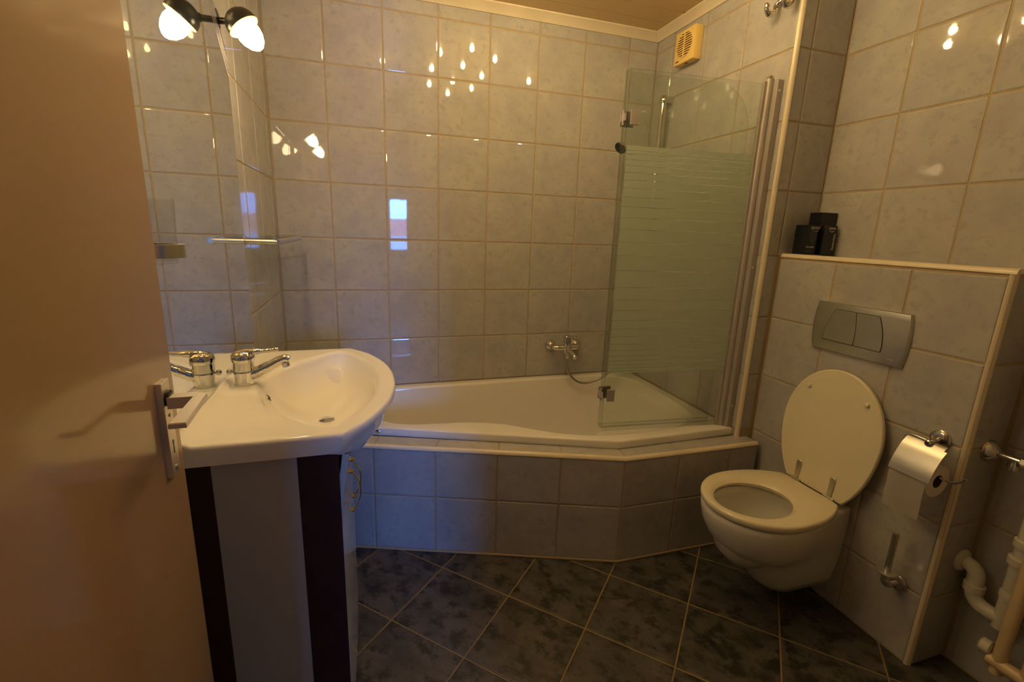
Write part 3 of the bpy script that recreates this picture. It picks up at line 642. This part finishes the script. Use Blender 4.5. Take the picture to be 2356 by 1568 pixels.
gaps = [1.634, 1.616, 1.603, 1.584, 1.563, 1.539, 1.512, 1.483, 1.451, 1.416, 1.376, 1.333, 1.285, 1.233, 1.162, 1.11, 1.062, 1.018, 0.978, 0.942, 0.91, 0.88, 0.853, 0.83, 0.81, 0.793, 0.778, 0.766, 0.757]
gaps[14] = 1.176
for k, (a, b) in enumerate(zip(gaps[:-1], gaps[1:])):
    g = 0.0010
    bm = bmesh.new(); prism(bm, [Q(0.006, 0.0027, b + g), Q(SL - 0.013, 0.0027, b + g), Q(SL - 0.013, 0.0027, a - g), Q(0.006, 0.0027, a - g)], sn * 0.0004)
    finish('frosted_band', bm, 'frost', l1)
for z in (1.729, 0.662):
    bm = bmesh.new()
    for lo, hi in ((0.003, 0.009), (-0.043, -0.034)):
        pr_ = [Q(0.010, lo, z - 0.026), Q(0.043, lo, z - 0.026), Q(0.043, lo, z + 0.026), Q(0.010, lo, z + 0.026)]
        prism(bm, pr_, sn * (hi - lo), 0.001, 1)
    prism(bm, [Q(-0.012, -0.042, z - 0.026), Q(0.012, -0.042, z - 0.026), Q(0.012, -0.042, z + 0.026), Q(-0.012, -0.042, z + 0.026)], sn * 0.008, 0.001, 1)
    tube(bm, [Q(-0.008, -0.016, z - 0.026), Q(-0.008, -0.016, z + 0.026)], 0.005, 12); prism(bm, [Q(-0.010, -0.036, z - 0.012), Q(-0.006, -0.036, z - 0.012), Q(-0.006, -0.036, z + 0.012), Q(-0.010, -0.036, z + 0.012)], sn * 0.040)
    finish('hinge_clamp', bm, 'alu', sc, 35)
for n_, u1 in ((0.0, SL - 0.014), (-0.031, ue)):
    bm = bmesh.new(); prism(bm, [Q(0.0, n_ - 0.005, ZR + 0.002), Q(u1, n_ - 0.005, ZR + 0.002), Q(u1, n_ + 0.005, ZR + 0.002), Q(0.0, n_ + 0.005, ZR + 0.002)], (0, 0, 0.020)); finish('bottom_seal', bm, 'seal', sc)
bm = bmesh.new(); prism(bm, [Q(-0.006, -0.030, ZBt), Q(0.001, -0.030, ZBt), Q(0.001, 0.0, ZBt), Q(-0.006, 0.0, ZBt)], (0, 0, ZT - ZBt)); finish('side_seal', bm, 'seal', sc)
hz0, hz1 = ZR + 0.001, 1.905
bm = bmesh.new(); lathe(bm, Q(SL + 0.002, 0.004, hz0), (0, 0, 1), [(0.014, 0), (0.014, hz1 - hz0)], 20); prism(bm, [Q(SL - 0.022, -0.006, hz0), Q(SL, -0.006, hz0), Q(SL, 0.008, hz0), Q(SL - 0.022, 0.008, hz0)], (0, 0, hz1 - hz0 - 0.01)); finish('pivot_tube', bm, 'alu', sc, 35)
bm = bmesh.new(); lathe(bm, Q(SL + 0.002, 0.004, hz1), (0, 0, 1), [(0.013, 0), (0.013, 0.008), (0.009, 0.012)], 18); finish('pivot_cap', bm, 'chrome', sc, 35)
prf = finish('wall_profile', mkbox((1.876, -0.878, hz0), (X1 - 0.0005, -0.826, hz1 - 0.006), 0.002, 1), 'alu', sc, 35)
for z in (1.86, 1.20, 0.60):
    bm = bmesh.new(); lathe(bm, (1.8875, -0.878, z), (0, -1, 0), [(0.0055, 0), (0.005, 0.002), (0.0, 0.003)], 12); finish('screw', bm, 'satin', prf, 40)

# extractor fan
fn = thing('extractor_fan', 'yellowed square extractor fan with round louvre grille below the cornice', 'fan', (X1, -0.29, 2.12))
fx, fy0, fy1, fz0, fz1 = X1 - 0.048, -0.366, -0.222, 2.121, 2.264
bm = mkbox((fx + 0.004, fy0, fz0), (X1 - 0.0005, fy1, fz1), 0.003, 2); fb = finish('housing', bm, 'fan', fn, 40)
fcy, fcz = (fy0 + fy1) / 2, (fz0 + fz1) / 2 + 0.006
bm = bmesh.new(); lathe(bm, (fx + 0.0042, fcy, fcz), (-1, 0, 0), [(0.052, 0), (0.052, 0.0006)], 32); finish('grille_recess', bm, 'black', fn)
for k in range(11):
    z = fcz - 0.050 + 0.010 * k; hw = sqrt(max(0, 0.054 ** 2 - (z - fcz) ** 2)) + 0.003
    bm = bmesh.new(); prism(bm, [(fx + 0.0038, fcy - hw, z - 0.0023), (fx + 0.0038, fcy + hw, z - 0.0023), (fx + 0.0038, fcy + hw, z + 0.0023), (fx + 0.0038, fcy - hw, z + 0.0023)], (-0.004, 0, 0)); finish('slat', bm, 'fan', fn)
finish('grille_bar', mkbox((fx - 0.001, fcy - 0.003, fcz - 0.052), (fx + 0.0036, fcy + 0.003, fcz + 0.052)), 'fan', fn)
finish('maker_mark', mkbox((fx + 0.0034, fcy + 0.035, fz0 + 0.012), (fx + 0.0045, fcy + 0.058, fz0 + 0.017)), 'black', fn)
finish('cord_slot', mkbox((X1 - 0.030, fcy - 0.010, fz0 - 0.001), (X1 - 0.020, fcy + 0.010, fz0 + 0.002)), 'black', fn)

# robe hook
hk = thing('robe_hook', 'chrome double robe hook high on the end wall', 'hook', (X1, -0.852, 2.15))
bm = bmesh.new(); lathe(bm, (X1 - 0.0005, -0.852, 2.180), (-1, 0, 0), [(0.027, 0), (0.027, 0.006), (0.020, 0.010)], 24); finish('wall_rose', bm, 'chrome', hk, 35)
for yy in (-0.808, -0.886):
    bm = bmesh.new(); w = (yy + 0.852) / abs(yy + 0.852)
    tube(bm, spline([(X1 - 0.008, -0.852 + 0.010 * w, 2.186), (X1 - 0.018, yy, 2.172), (X1 - 0.024, yy, 2.150), (X1 - 0.034, yy, 2.136), (X1 - 0.050, yy, 2.134), (X1 - 0.062, yy, 2.146), (X1 - 0.066, yy, 2.168)], 5), [0.009] * 12 + [0.0105] * 10 + [0.009] * 8 + [0.007], 14); finish('hook_arm', bm, 'chrome', hk, 50)

# ================================================================== TOILET
TY = -1.275
wc = thing('toilet', 'ivory wall-hung toilet with its lid raised', 'toilet', (1.75, TY, 0.06))
def egg(n, x0, x1, hw, chord, yoff=0.0, pw=1.0):
    """egg outline in plan: tip at x0 (front), straight chord of half-width chord at x1 (rear)"""
    pts = []; L = x1 - x0; xm = x0 + L * 0.48
    for k in range(n):
        t = pi * (k / (n - 1)) ; 
        pts.append(t)
    out = []
    a = xm - x0; b = x1 - xm
    s_end = math.acos(min(1, chord / hw)); 
    # front half ellipse from +hw to -hw, rear arcs to chord
    rear = []
    for k in range(10):
        q = s_end * (1 - k / 9); rear.append((xm + b * (sin(q) / sin(s_end)) , hw * cos(q)))
    front_ = [(xm - a * sin(pi * k / n), hw * cos(pi * k / n)) for k in range(1, n)]
    loop = rear + front_ + [(x, -y) for x, y in reversed(rear)]
    return [(x, TY + y) for x, y in loop]
NS = 34
so = egg(NS, 1.478, 1.914, 0.184, 0.112)
def shrink(o, k, cx=1.70): return [(cx + (x - cx) * k, TY + (y - TY) * k) for x, y in o]
# bowl: rings following the egg towards the wall
XW = X2 - 0.001
def sect(x0, x1, hw, hwr, z, n=36):
    pts = []
    for k in range(n + 1):
        t = pi * k / n; xm = x0 + hw * 1.12
        pts.append((xm - hw * 1.12 * sin(t), TY + hw * cos(t)))
    return [(x1, TY + hwr)] + [(lerp(x1, pts[0][0], q), TY + lerp(hwr, hw, sst(0, 1, q))) for q in (0.33, 0.66)] + pts + [(lerp(pts[0][0], x1, q), TY - lerp(hw, hwr, sst(0, 1, q))) for q in (0.33, 0.66)] + [(x1, TY - hwr)], z
levels = [sect(1.762, XW, 0.055, 0.060, 0.060), sect(1.735, XW, 0.075, 0.078, 0.066), sect(1.700, XW, 0.088, 0.090, 0.100), sect(1.664, XW, 0.096, 0.098, 0.160), sect(1.634, XW, 0.105, 0.103, 0.200), sect(1.600, XW, 0.118, 0.105, 0.225),
          sect(1.545, XW, 0.142, 0.106, 0.255), sect(1.510, XW, 0.160, 0.107, 0.295), sect(1.490, XW, 0.172, 0.108, 0.340), sect(1.483, XW, 0.178, 0.108, 0.380), sect(1.484, XW, 0.177, 0.108, 0.396), sect(1.490, XW, 0.171, 0.104, 0.400)]
bm = bmesh.new(); V = rings(bm, [[(x, y, z) for x, y in p] for p, z in levels], True, False)
top = V[-1]; N = len(top)
ih = []
def inner_ring(k, z): return [(1.665 + 0.150 * k * cos(2 * pi * i / N + pi / N * 0) , TY - 0 + 0.125 * k * sin(2 * pi * i / N), z) for i in range(N)]
# match start direction: top ring starts at the rear (+y side) and runs over the front to the -y side
def iring(k, z):
    out = []
    for i in range(N):
        x, y = levels[-1][0][i]; t = atan2((y - TY) / 0.8, x - 1.70); out.append((1.668 + 0.158 * k * cos(t), TY + 0.122 * k * sin(t), z))
    return out
prev = top
for k, z in ((1.0, 0.400), (0.97, 0.394), (0.965, 0.375), (1.02, 0.360), (1.0, 0.32), (0.82, 0.24), (0.55, 0.19), (0.25, 0.17)):
    cur = [bm.verts.new(p) for p in iring(k, z)]
    for i in range(N):
        j = (i + 1) % N; bm.faces.new((prev[i], prev[j], cur[j], cur[i]))
    prev = cur
bm.faces.new(prev)
finish('bowl', bm, 'toilet', wc, 55)
# seat ring
hole = [(1.652 + 0.135 * cos(2 * pi * k / 48), TY + 0.112 * sin(2 * pi * k / 48)) for k in range(48)]
c0 = Vector((1.66, TY)); A = [2 * pi * k / 72 for k in range(72)]
so_c = so
RO = [raycast(so_c, c0, t) for t in A]; RI = [raycast(hole, c0, t) for t in A]
def sring(rad, z): return [(c0.x + cos(t) * r_, c0.y + sin(t) * r_, z) for t, r_ in zip(A, rad)]
zb, zt = 0.408, 0.431
seq = [sring([i + 0.004 for i in RI], zb), sring([o - 0.003 for o in RO], zb), sring(RO, zb + 0.004), sring(RO, zt - 0.007), sring([o - 0.0025 for o in RO], zt - 0.002), sring([o - 0.008 for o in RO], zt), sring([i + 0.020 for i in RI], zt), sring([i + 0.009 for i in RI], zt - 0.004), sring([i + 0.001 for i in RI], zt - 0.012), sring([i + 0.004 for i in RI], zb)]
bm = bmesh.new(); rings(bm, seq, False, False); bmesh.ops.remove_doubles(bm, verts=bm.verts, dist=1e-6); finish('seat_ring', bm, 'seat', wc, 50)
for (x, yy) in ((1.545, 0.105), (1.545, -0.105)):
    bm = bmesh.new(); lathe(bm, (x, TY + yy, 0.399), (0, 0, 1), [(0.007, 0), (0.007, 0.010)], 10); finish('seat_bumper', bm, 'seat', wc, 40)
# lid: same egg, stood up and leaning on the wall
lb = Vector((1.930, TY, 0.424)); lax = Vector((0.086, 0, 1)).normalized(); ln = Vector((-1, 0, 0.086)).normalized()
def lidp(x, y, d): h = 1.914 - x; return lb + lax * h * 1.035 + Vector((0, y - TY, 0)) + ln * d
bm = bmesh.new(); 
def lring(k, d): return [lidp(x, y, d) for x, y in shrink(so, k)]
rings(bm, [lring(0.985, -0.008), lring(1.0, -0.005), lring(1.0, 0.005), lring(0.985, 0.008)], True, True); finish('lid', bm, 'seat', wc, 30)
for s in (-1, 1):
    p = lidp(1.560, TY - 0.108 * s, 0.008); bm = bmesh.new(); lathe(bm, p, ln, [(0.0085, -0.001), (0.0085, 0.004), (0.0075, 0.007), (0.004, 0.0085)], 16); finish('lid_bumper', bm, 'seat', wc, 35)
    hy_ = TY + 0.068 * s; bm = bmesh.new()
    tube(bm, [(1.923, hy_ - 0.020, 0.427), (1.923, hy_ + 0.020, 0.427)], 0.0075, 14); tube(bm, [(1.925, hy_, 0.400), (1.925, hy_, 0.428)], 0.007, 12)
    a0 = lidp(1.906, hy_, 0.010); a1 = lidp(1.846, hy_, 0.010)
    prism(bm, [a0 + Vector((0, -0.007, 0)), a0 + Vector((0, 0.007, 0))] + [a1 + Vector((0, 0.010 * cos(t), 0)) + lax * 0.010 * sin(t) for t in [pi * q / 8 for q in range(9)]], ln * 0.004, 0.0012, 1)
    finish('hinge', bm, 'steel', wc, 40)

# flush plate
fp = thing('flush_plate', 'brushed steel dual flush plate above the toilet', 'flush plate', (X2, -1.28, 0.93))
fyc, fzc = -1.281, 1.016
def fpoly(hw, zh, bow, n=10):
    L_ = [(fyc - hw - bow * (1 - ((q * 2 - 1)) ** 2), fzc - zh + 2 * zh * q) for q in [k / n for k in range(n + 1)]]
    R_ = [(fyc + hw + bow * (1 - ((q * 2 - 1)) ** 2), fzc + zh - 2 * zh * q) for q in [k / n for k in range(n + 1)]]
    return L_ + R_
bm = bmesh.new(); rs = []
for hw, zh, d in ((0.158, 0.0875, 0.0), (0.158, 0.0875, 0.006), (0.155, 0.085, 0.011), (0.147, 0.078, 0.0135)): rs.append([(X2 - d, y, z) for y, z in fpoly(hw, zh, 0.009)])
rings(bm, rs, True, True); finish('plate', bm, 'steel', fp, 30)
def button(pts, d=0.0018):
    bm = bmesh.new(); prism(bm, [(X2 - 0.0134, y, z) for y, z in pts], (-d, 0, 0), 0.0008, 1); return finish('flush_button', bm, 'steel', fp, 30)
def seam(pts):
    bm = bmesh.new(); prism(bm, [(X2 - 0.0132, y, z) for y, z in pts], (-0.0006, 0, 0)); finish('button_gap', bm, 'black', fp)
zl, zh_ = 0.968, 1.080
def bowx(y0, y1, b, n=8): return [(lerp(y0, y1, q) + b * (1 - (2 * q - 1) ** 2), lerp(zl, zh_, q)) for q in [k / n for k in range(n + 1)]]
seam([(-1.165, zl - 0.002)] + [(y + 0.002, z) for y, z in bowx(-1.166, -1.197, 0.006)] + [(-1.197, zh_ + 0.002), (-1.350, zh_ + 0.002)] + [(y - 0.002, z) for y, z in reversed(bowx(-1.372, -1.349, -0.008))] + [(-1.372, zl - 0.002)])
button(bowx(-1.166, -1.197, 0.006) + list(reversed(bowx(-1.279, -1.271, -0.004))))
button([(y - 0.002, z) for y, z in bowx(-1.279, -1.271, -0.004)] + list(reversed(bowx(-1.372, -1.349, -0.008))))
finish('maker_mark', mkbox((X2 - 0.0142, -1.415, 0.950), (X2 - 0.0134, -1.395, 0.952)), 'satin', fp)

# toilet paper holder and roll
ph = thing('paper_holder', 'chrome toilet paper holder with curved cover flap', 'paper holder', (X2, -1.58, 0.757))
bm = bmesh.new(); lathe(bm, (X2 - 0.0005, -1.584, 0.757), (-1, 0, 0), [(0.027, 0), (0.027, 0.006), (0.022, 0.010), (0.010, 0.013)], 28); finish('wall_rose', bm, 'chrome', ph, 35)
bm = bmesh.new(); tube(bm, [(X2 - 0.008, -1.584, 0.757), (X2 - 0.058, -1.590, 0.753)], 0.007, 14); lathe(bm, (X2 - 0.052, -1.590, 0.7535), (-1, 0, 0), [(0.007, 0), (0.0095, 0.004), (0.0095, 0.016), (0.006, 0.019)], 16); finish('arm', bm, 'chrome', ph, 40)
ry, rz, rr = -1.583, 0.652, 0.048; rx = X2 - 0.060
bm = bmesh.new(); tube(bm, spline([(X2 - 0.055, -1.590, 0.755), (X2 - 0.056, -1.548, 0.757), (X2 - 0.056, -1.528, 0.750), (X2 - 0.058, -1.522, 0.72), (rx, -1.522, 0.675), (rx, -1.526, 0.656), (rx, -1.545, rz + 0.012), (rx, -1.640, rz + 0.012), (rx, -1.665, rz + 0.014), (rx, -1.684, rz + 0.028), (rx, -1.692, rz + 0.040)], 6), 0.0042, 10); finish('rod', bm, 'chrome', ph, 50)
bm = bmesh.new(); rs_ = []; 
prof = [(X2 - 0.052, 0.755), (X2 - 0.062, 0.748), (X2 - 0.080, 0.728), (X2 - 0.096, 0.700), (X2 - 0.106, 0.676), (X2 - 0.112, 0.655)]
pp_ = spline([(x, 0, z) for x, z in prof], 5)
ys = [-1.531, -1.572, -1.575, -1.583, -1.591, -1.598, -1.601, -1.632, -1.640]
grid = []
for y_ in ys:
    row = []
    for k, q in enumerate(pp_):
        row.append((q.x, y_, q.z))
    grid.append(row)
Vg = [[bm.verts.new(p) for p in row] for row in grid]
for i in range(len(ys) - 1):
    for k in range(len(pp_) - 1):
        ymid = (ys[i] + ys[i + 1]) / 2
        if k < 4 and -1.600 < ymid < -1.573: continue          # notch for the arm
        if k < 6 and ymid < -1.632: continue                    # stepped corner
        bm.faces.new((Vg[i][k], Vg[i + 1][k], Vg[i + 1][k + 1], Vg[i][k + 1]))
bmesh.ops.delete(bm, geom=[v for v in bm.verts if not v.link_faces], context='VERTS')
bmesh.ops.solidify(bm, geom=bm.faces[:], thickness=0.0012); finish('cover_flap', bm, 'steel', ph, 40)
pr2 = thing('toilet_roll', 'white toilet paper roll with a hanging sheet in the holder', 'toilet paper', (rx, ry, rz - rr))
bm = bmesh.new(); lathe(bm, (rx, -1.533, rz), (0, -1, 0), [(0.020, 0), (rr, 0), (rr, 0.100), (0.020, 0.100), (0.020, 0)], 40, False, False); finish('roll', bm, 'paper', pr2, 35)
bm = bmesh.new(); lathe(bm, (rx, -1.534, rz), (0, -1, 0), [(0.0198, 0), (0.0198, 0.098)], 24, False, False); finish('cardboard_core', bm, 'hall_floor', pr2, 60)
bm = bmesh.new(); sh = spline([(rx - 0.020, -1.583, rz + 0.0445), (rx - 0.040, -1.583, rz + 0.0275), (rx - 0.0492, -1.583, rz), (rx - 0.0500, -1.583, rz - 0.04), (rx - 0.0492, -1.583, rz - 0.08), (rx - 0.0475, -1.583, rz - 0.118)], 5)
Va = [[bm.verts.new((p.x + 0.0012 * sin(y_ * 90 + i * 0.5), y_, p.z - 0.0006)) for y_ in (-1.5335, -1.55, -1.567, -1.583, -1.60, -1.617, -1.6325)] for i, p in enumerate(sh)]
for a, b in zip(Va[:-1], Va[1:]):
    for k in range(6): bm.faces.new((a[k], a[k + 1], b[k + 1], b[k]))
bmesh.ops.solidify(bm, geom=bm.faces[:], thickness=0.0008); finish('hanging_sheet', bm, 'paper', pr2, 60)
# spare roll holder
sp = thing('spare_roll_holder', 'empty steel spare roll holder with upright rod low on the boxing', 'roll holder', (X2, -1.56, 0.24))
sx, sy = X2 - 0.062, -1.567
bm = bmesh.new(); tube(bm, [(sx, sy, 0.306), (sx, sy, 0.437)], 0.0088, 18); finish('rod', bm, 'steel', sp, 40)
bm = bmesh.new(); lathe(bm, (sx, sy, 0.300), (0, 0, 1), [(0.030, 0), (0.031, 0.002), (0.030, 0.004), (0.010, 0.006)], 28); finish('dish', bm, 'steel', sp, 40)
bm = bmesh.new(); tube(bm, spline([(sx, sy, 0.302), (sx - 0.004, sy, 0.275), (sx + 0.010, sy - 0.002, 0.255), (sx + 0.032, sy - 0.003, 0.250), (X2 - 0.006, sy - 0.004, 0.250)], 5), [0.008] * 6 + [0.011] * 8 + [0.009] * 7, 14); finish('arm', bm, 'steel', sp, 50)
bm = bmesh.new(); lathe(bm, (X2 - 0.0005, sy - 0.004, 0.250), (-1, 0, 0), [(0.026, 0), (0.026, 0.005), (0.021, 0.010), (0.010, 0.012)], 26); finish('wall_rose', bm, 'steel', sp, 40)

# black boxes on the ledge
LZ = 1.2625
def text(body_, size, loc, rot, mat, parent, bold=0.0):
    cu = bpy.data.curves.new('lettering', 'FONT'); cu.body = body_; cu.size = size; cu.extrude = 0.0003; cu.offset = bold; cu.align_x = 'CENTER'; cu.align_y = 'CENTER'
    t = bpy.data.objects.new('lettering', cu); COL.objects.link(t); bpy.context.view_layer.update()
    me = bpy.data.meshes.new_from_object(t.evaluated_get(bpy.context.evaluated_depsgraph_get())); bpy.data.objects.remove(t)
    o = link('lettering', me, mat); o.location = loc; o.rotation_euler = rot; attach(o, parent); return o
def carton(label, lo, hi):
    t = thing('product_box', label, 'box', ((lo[0] + hi[0]) / 2, (lo[1] + hi[1]) / 2, lo[2]), 'black boxes on the ledge')
    finish('carton', mkbox(lo, hi, 0.0006, 1), 'black_card', t); return t
R90 = (radians(90), 0, 0)
def logo(t, x, y, z, s, mat):
    text('GROHE', 0.0125 * s, (x, y, z), R90, mat, t, 0.0003)
    for k in range(3):
        bm = bmesh.new(); w = 0.017 * s * (1 - 0.16 * k); z0 = z - 0.0068 * s - 0.0026 * s * k
        pts = [(x - w + 2 * w * q / 8, y, z0 - 0.004 * s * (1 - (2 * q / 8 - 1) ** 2)) for q in range(9)]
        pts += [(px, py, pz - 0.0011 * s) for px, py, pz in reversed(pts)]
        prism(bm, pts, (0, -0.0003, 0)); finish('logo_wave', bm, mat, t)
ba = carton('small black printed box with a product picture, leftmost on the cistern ledge', (1.999, -1.006, LZ), (2.0615, -0.950, LZ + 0.1105))
logo(ba, 2.034, -1.0063, LZ + 0.1005, 1.0, 'print')
text('Essentials', 0.0105, (2.0225, -1.0063, LZ + 0.029), R90, 'print', ba, 0.0002)
finish('corner_flash', mkbox((2.0565, -1.0066, LZ + 0.101), (2.0617, -1.0058, LZ + 0.1108)), 'print_red', ba)
bm = bmesh.new(); lathe(bm, (2.028, -1.0063, LZ + 0.066), (0, -1, 0), [(0.019, 0), (0.019, 0.0003)], 24)
for v in bm.verts: v.co.z = LZ + 0.066 + (v.co.z - LZ - 0.066) * 1.25
finish('product_picture', bm, 'print_dim', ba)
finish('small_print', mkbox((2.003, -1.0064, LZ + 0.008), (2.030, -1.0060, LZ + 0.020)), 'print_dim', ba)
bb = carton('slim black printed box with upright lettering, right-hand front one on the ledge', (2.0640, -1.020, LZ), (2.1300, -0.9985, LZ + 0.112))
logo(bb, 2.103, -1.0203, LZ + 0.1005, 0.85, 'print')
text('Essentials', 0.0165, (2.1195, -1.0203, LZ + 0.050), (radians(90), radians(-90), 0), 'print', bb, 0.0003)
finish('corner_flash', mkbox((2.0640, -1.0206, LZ + 0.101), (2.0665, -1.0198, LZ + 0.1122)), 'print_red', bb)
carton('tall plain black box standing behind the lettered boxes on the ledge', (2.066, -0.9975, LZ), (2.1465, -0.945, LZ + 0.160))

# waste pipe, valve and radiator at the right edge
wp = thing('waste_pipe', 'white plastic waste pipe with bend and couplings low beside the boxing', 'pipe', (2.10, -1.72, 0.27))
ex, ez = 2.103, 0.372
bm = bmesh.new(); lathe(bm, (ex, YE - 0.0005, ez), (0, -1, 0), [(0.036, 0), (0.036, 0.004), (0.031, 0.011), (0.022, 0.014)], 28); finish('wall_rose', bm, 'pipe', wp, 40)
bm = bmesh.new(); tube(bm, spline([(ex, YE - 0.006, ez), (ex, YE - 0.026, ez - 0.001), (ex, YE - 0.041, ez - 0.014), (ex, YE - 0.045, ez - 0.036), (ex, YE - 0.046, ez - 0.060), (ex, YE - 0.050, ez - 0.085), (ex, YE - 0.066, ez - 0.103), (ex, YE - 0.090, ez - 0.108), (ex, YE - 0.124, ez - 0.108)], 6), 0.0205, 20); finish('bend', bm, 'pipe', wp, 60)
bm = bmesh.new(); lathe(bm, (ex, YE - 0.046, ez - 0.074), (0, 0, 1), [(0.0215, 0), (0.0255, 0.002), (0.0255, 0.024), (0.0215, 0.026)], 24); finish('coupling', bm, 'pipe', wp, 40)
px_, py_ = ex, YE - 0.124
bm = bmesh.new(); tube(bm, [(px_, py_, ez - 0.135), (px_, py_, 0.95)], 0.0205, 20); finish('riser', bm, 'pipe', wp, 60)
for z, r_ in ((0.335, 0.0235), (0.445, 0.028), (0.50, 0.026)):
    bm = bmesh.new(); lathe(bm, (px_, py_, z), (0, 0, 1), [(0.021, 0), (r_, 0.002), (r_, 0.022), (0.021, 0.025)], 24); finish('coupling', bm, 'pipe', wp, 40)
sv = thing('stop_valve', 'chrome angle stop valve beside the cistern boxing', 'valve', (2.09, YE, 0.74))
vx, vz = 2.078, 0.742
bm = bmesh.new(); lathe(bm, (vx, YE - 0.0005, vz), (0, -1, 0), [(0.033, 0), (0.033, 0.002), (0.026, 0.014), (0.012, 0.026)], 28); finish('wall_rose', bm, 'chrome', sv, 40)
bm = bmesh.new(); tube(bm, [(vx, YE - 0.02, vz), (vx, YE - 0.075, vz)], 0.0095, 16); lathe(bm, (vx, YE - 0.062, vz - 0.034), (0, 0, 1), [(0.010, 0), (0.014, 0.003), (0.014, 0.018), (0.011, 0.024), (0.011, 0.036)], 16); finish('valve_body', bm, 'chrome', sv, 40)
bm = bmesh.new(); lathe(bm, (vx, YE - 0.074, vz), (0, -1, 0), [(0.010, 0), (0.017, 0.004), (0.018, 0.022), (0.012, 0.026)], 8); finish('valve_knob', bm, 'chrome', sv, 30)
rd = thing('radiator', 'cream column radiator at the right edge of the picture', 'radiator', (2.09, -1.98, 0.12))
for k in range(6):
    yy = -1.812 - 0.062 * k
    bm = bmesh.new(); tube(bm, [(2.052, yy, 0.135), (2.052, yy, 0.95)], 0.0165, 16); finish('column', bm, 'radiator', rd, 60)
for z in (0.165, 0.92):
    bm = bmesh.new(); tube(bm, [(2.052, -1.79, z), (2.052, -2.15, z)], 0.019, 16); finish('header', bm, 'radiator', rd, 60)
for yy, z in ((-1.85, 0.165), (-2.10, 0.90)):
    bm = bmesh.new(); tube(bm, [(2.052, yy, z), (X3 - 0.001, yy, z)], 0.008, 12); finish('wall_bracket', bm, 'radiator', rd, 40)
bm = bmesh.new(); lathe(bm, (2.055, -1.792, 0.190), (-0.1, 1, 0), [(0.012, 0), (0.021, 0.004), (0.022, 0.024), (0.016, 0.028)], 16); finish('valve_cap', bm, 'pipe', rd, 40)

# ================================================================== CEILING SPOTS (out of frame, seen as reflections)
spots = [(0.85, -0.65), (1.01, -0.51), (1.02, -0.82), (0.84, -0.96), (1.18, -0.63), (1.18, -0.97), (0.87, -1.31), (1.02, -1.17), (1.18, -1.28), (1.04, -1.49), (1.51, -0.95), (0.53, -0.94)]
words = ['second nearest the long wall, mirror side', 'nearest the long wall', 'middle of the cluster, towards the long wall', 'mirror side of the cluster', 'second nearest the long wall, toilet side', 'toilet side of the cluster', 'mirror side, nearer the door', 'middle of the cluster, towards the door', 'toilet side, nearer the door', 'nearest the door', 'lone one above the toilet side', 'lone one above the washbasin']
for (x, y_), w in zip(spots, words):
    t = thing('ceiling_spotlight', 'small lit ceiling bulb, ' + w, 'ceiling light', (x, y_, ZC), 'ceiling bulb cluster')
    bm = bmesh.new(); lathe(bm, (x, y_, ZC + 0.0002), (0, 0, -1), [(0.026, 0), (0.026, 0.003), (0.020, 0.006), (0.012, 0.006)], 20); finish('ring', bm, 'chrome', t, 40)
    bm = bmesh.new(); lathe(bm, (x, y_, ZC - 0.006), (0, 0, -1), [(0.006, 0), (0.011, 0.006), (0.0135, 0.016), (0.0125, 0.026), (0.007, 0.034), (0.0, 0.037)], 12); finish('bulb', bm, 'bulb', t, 60)
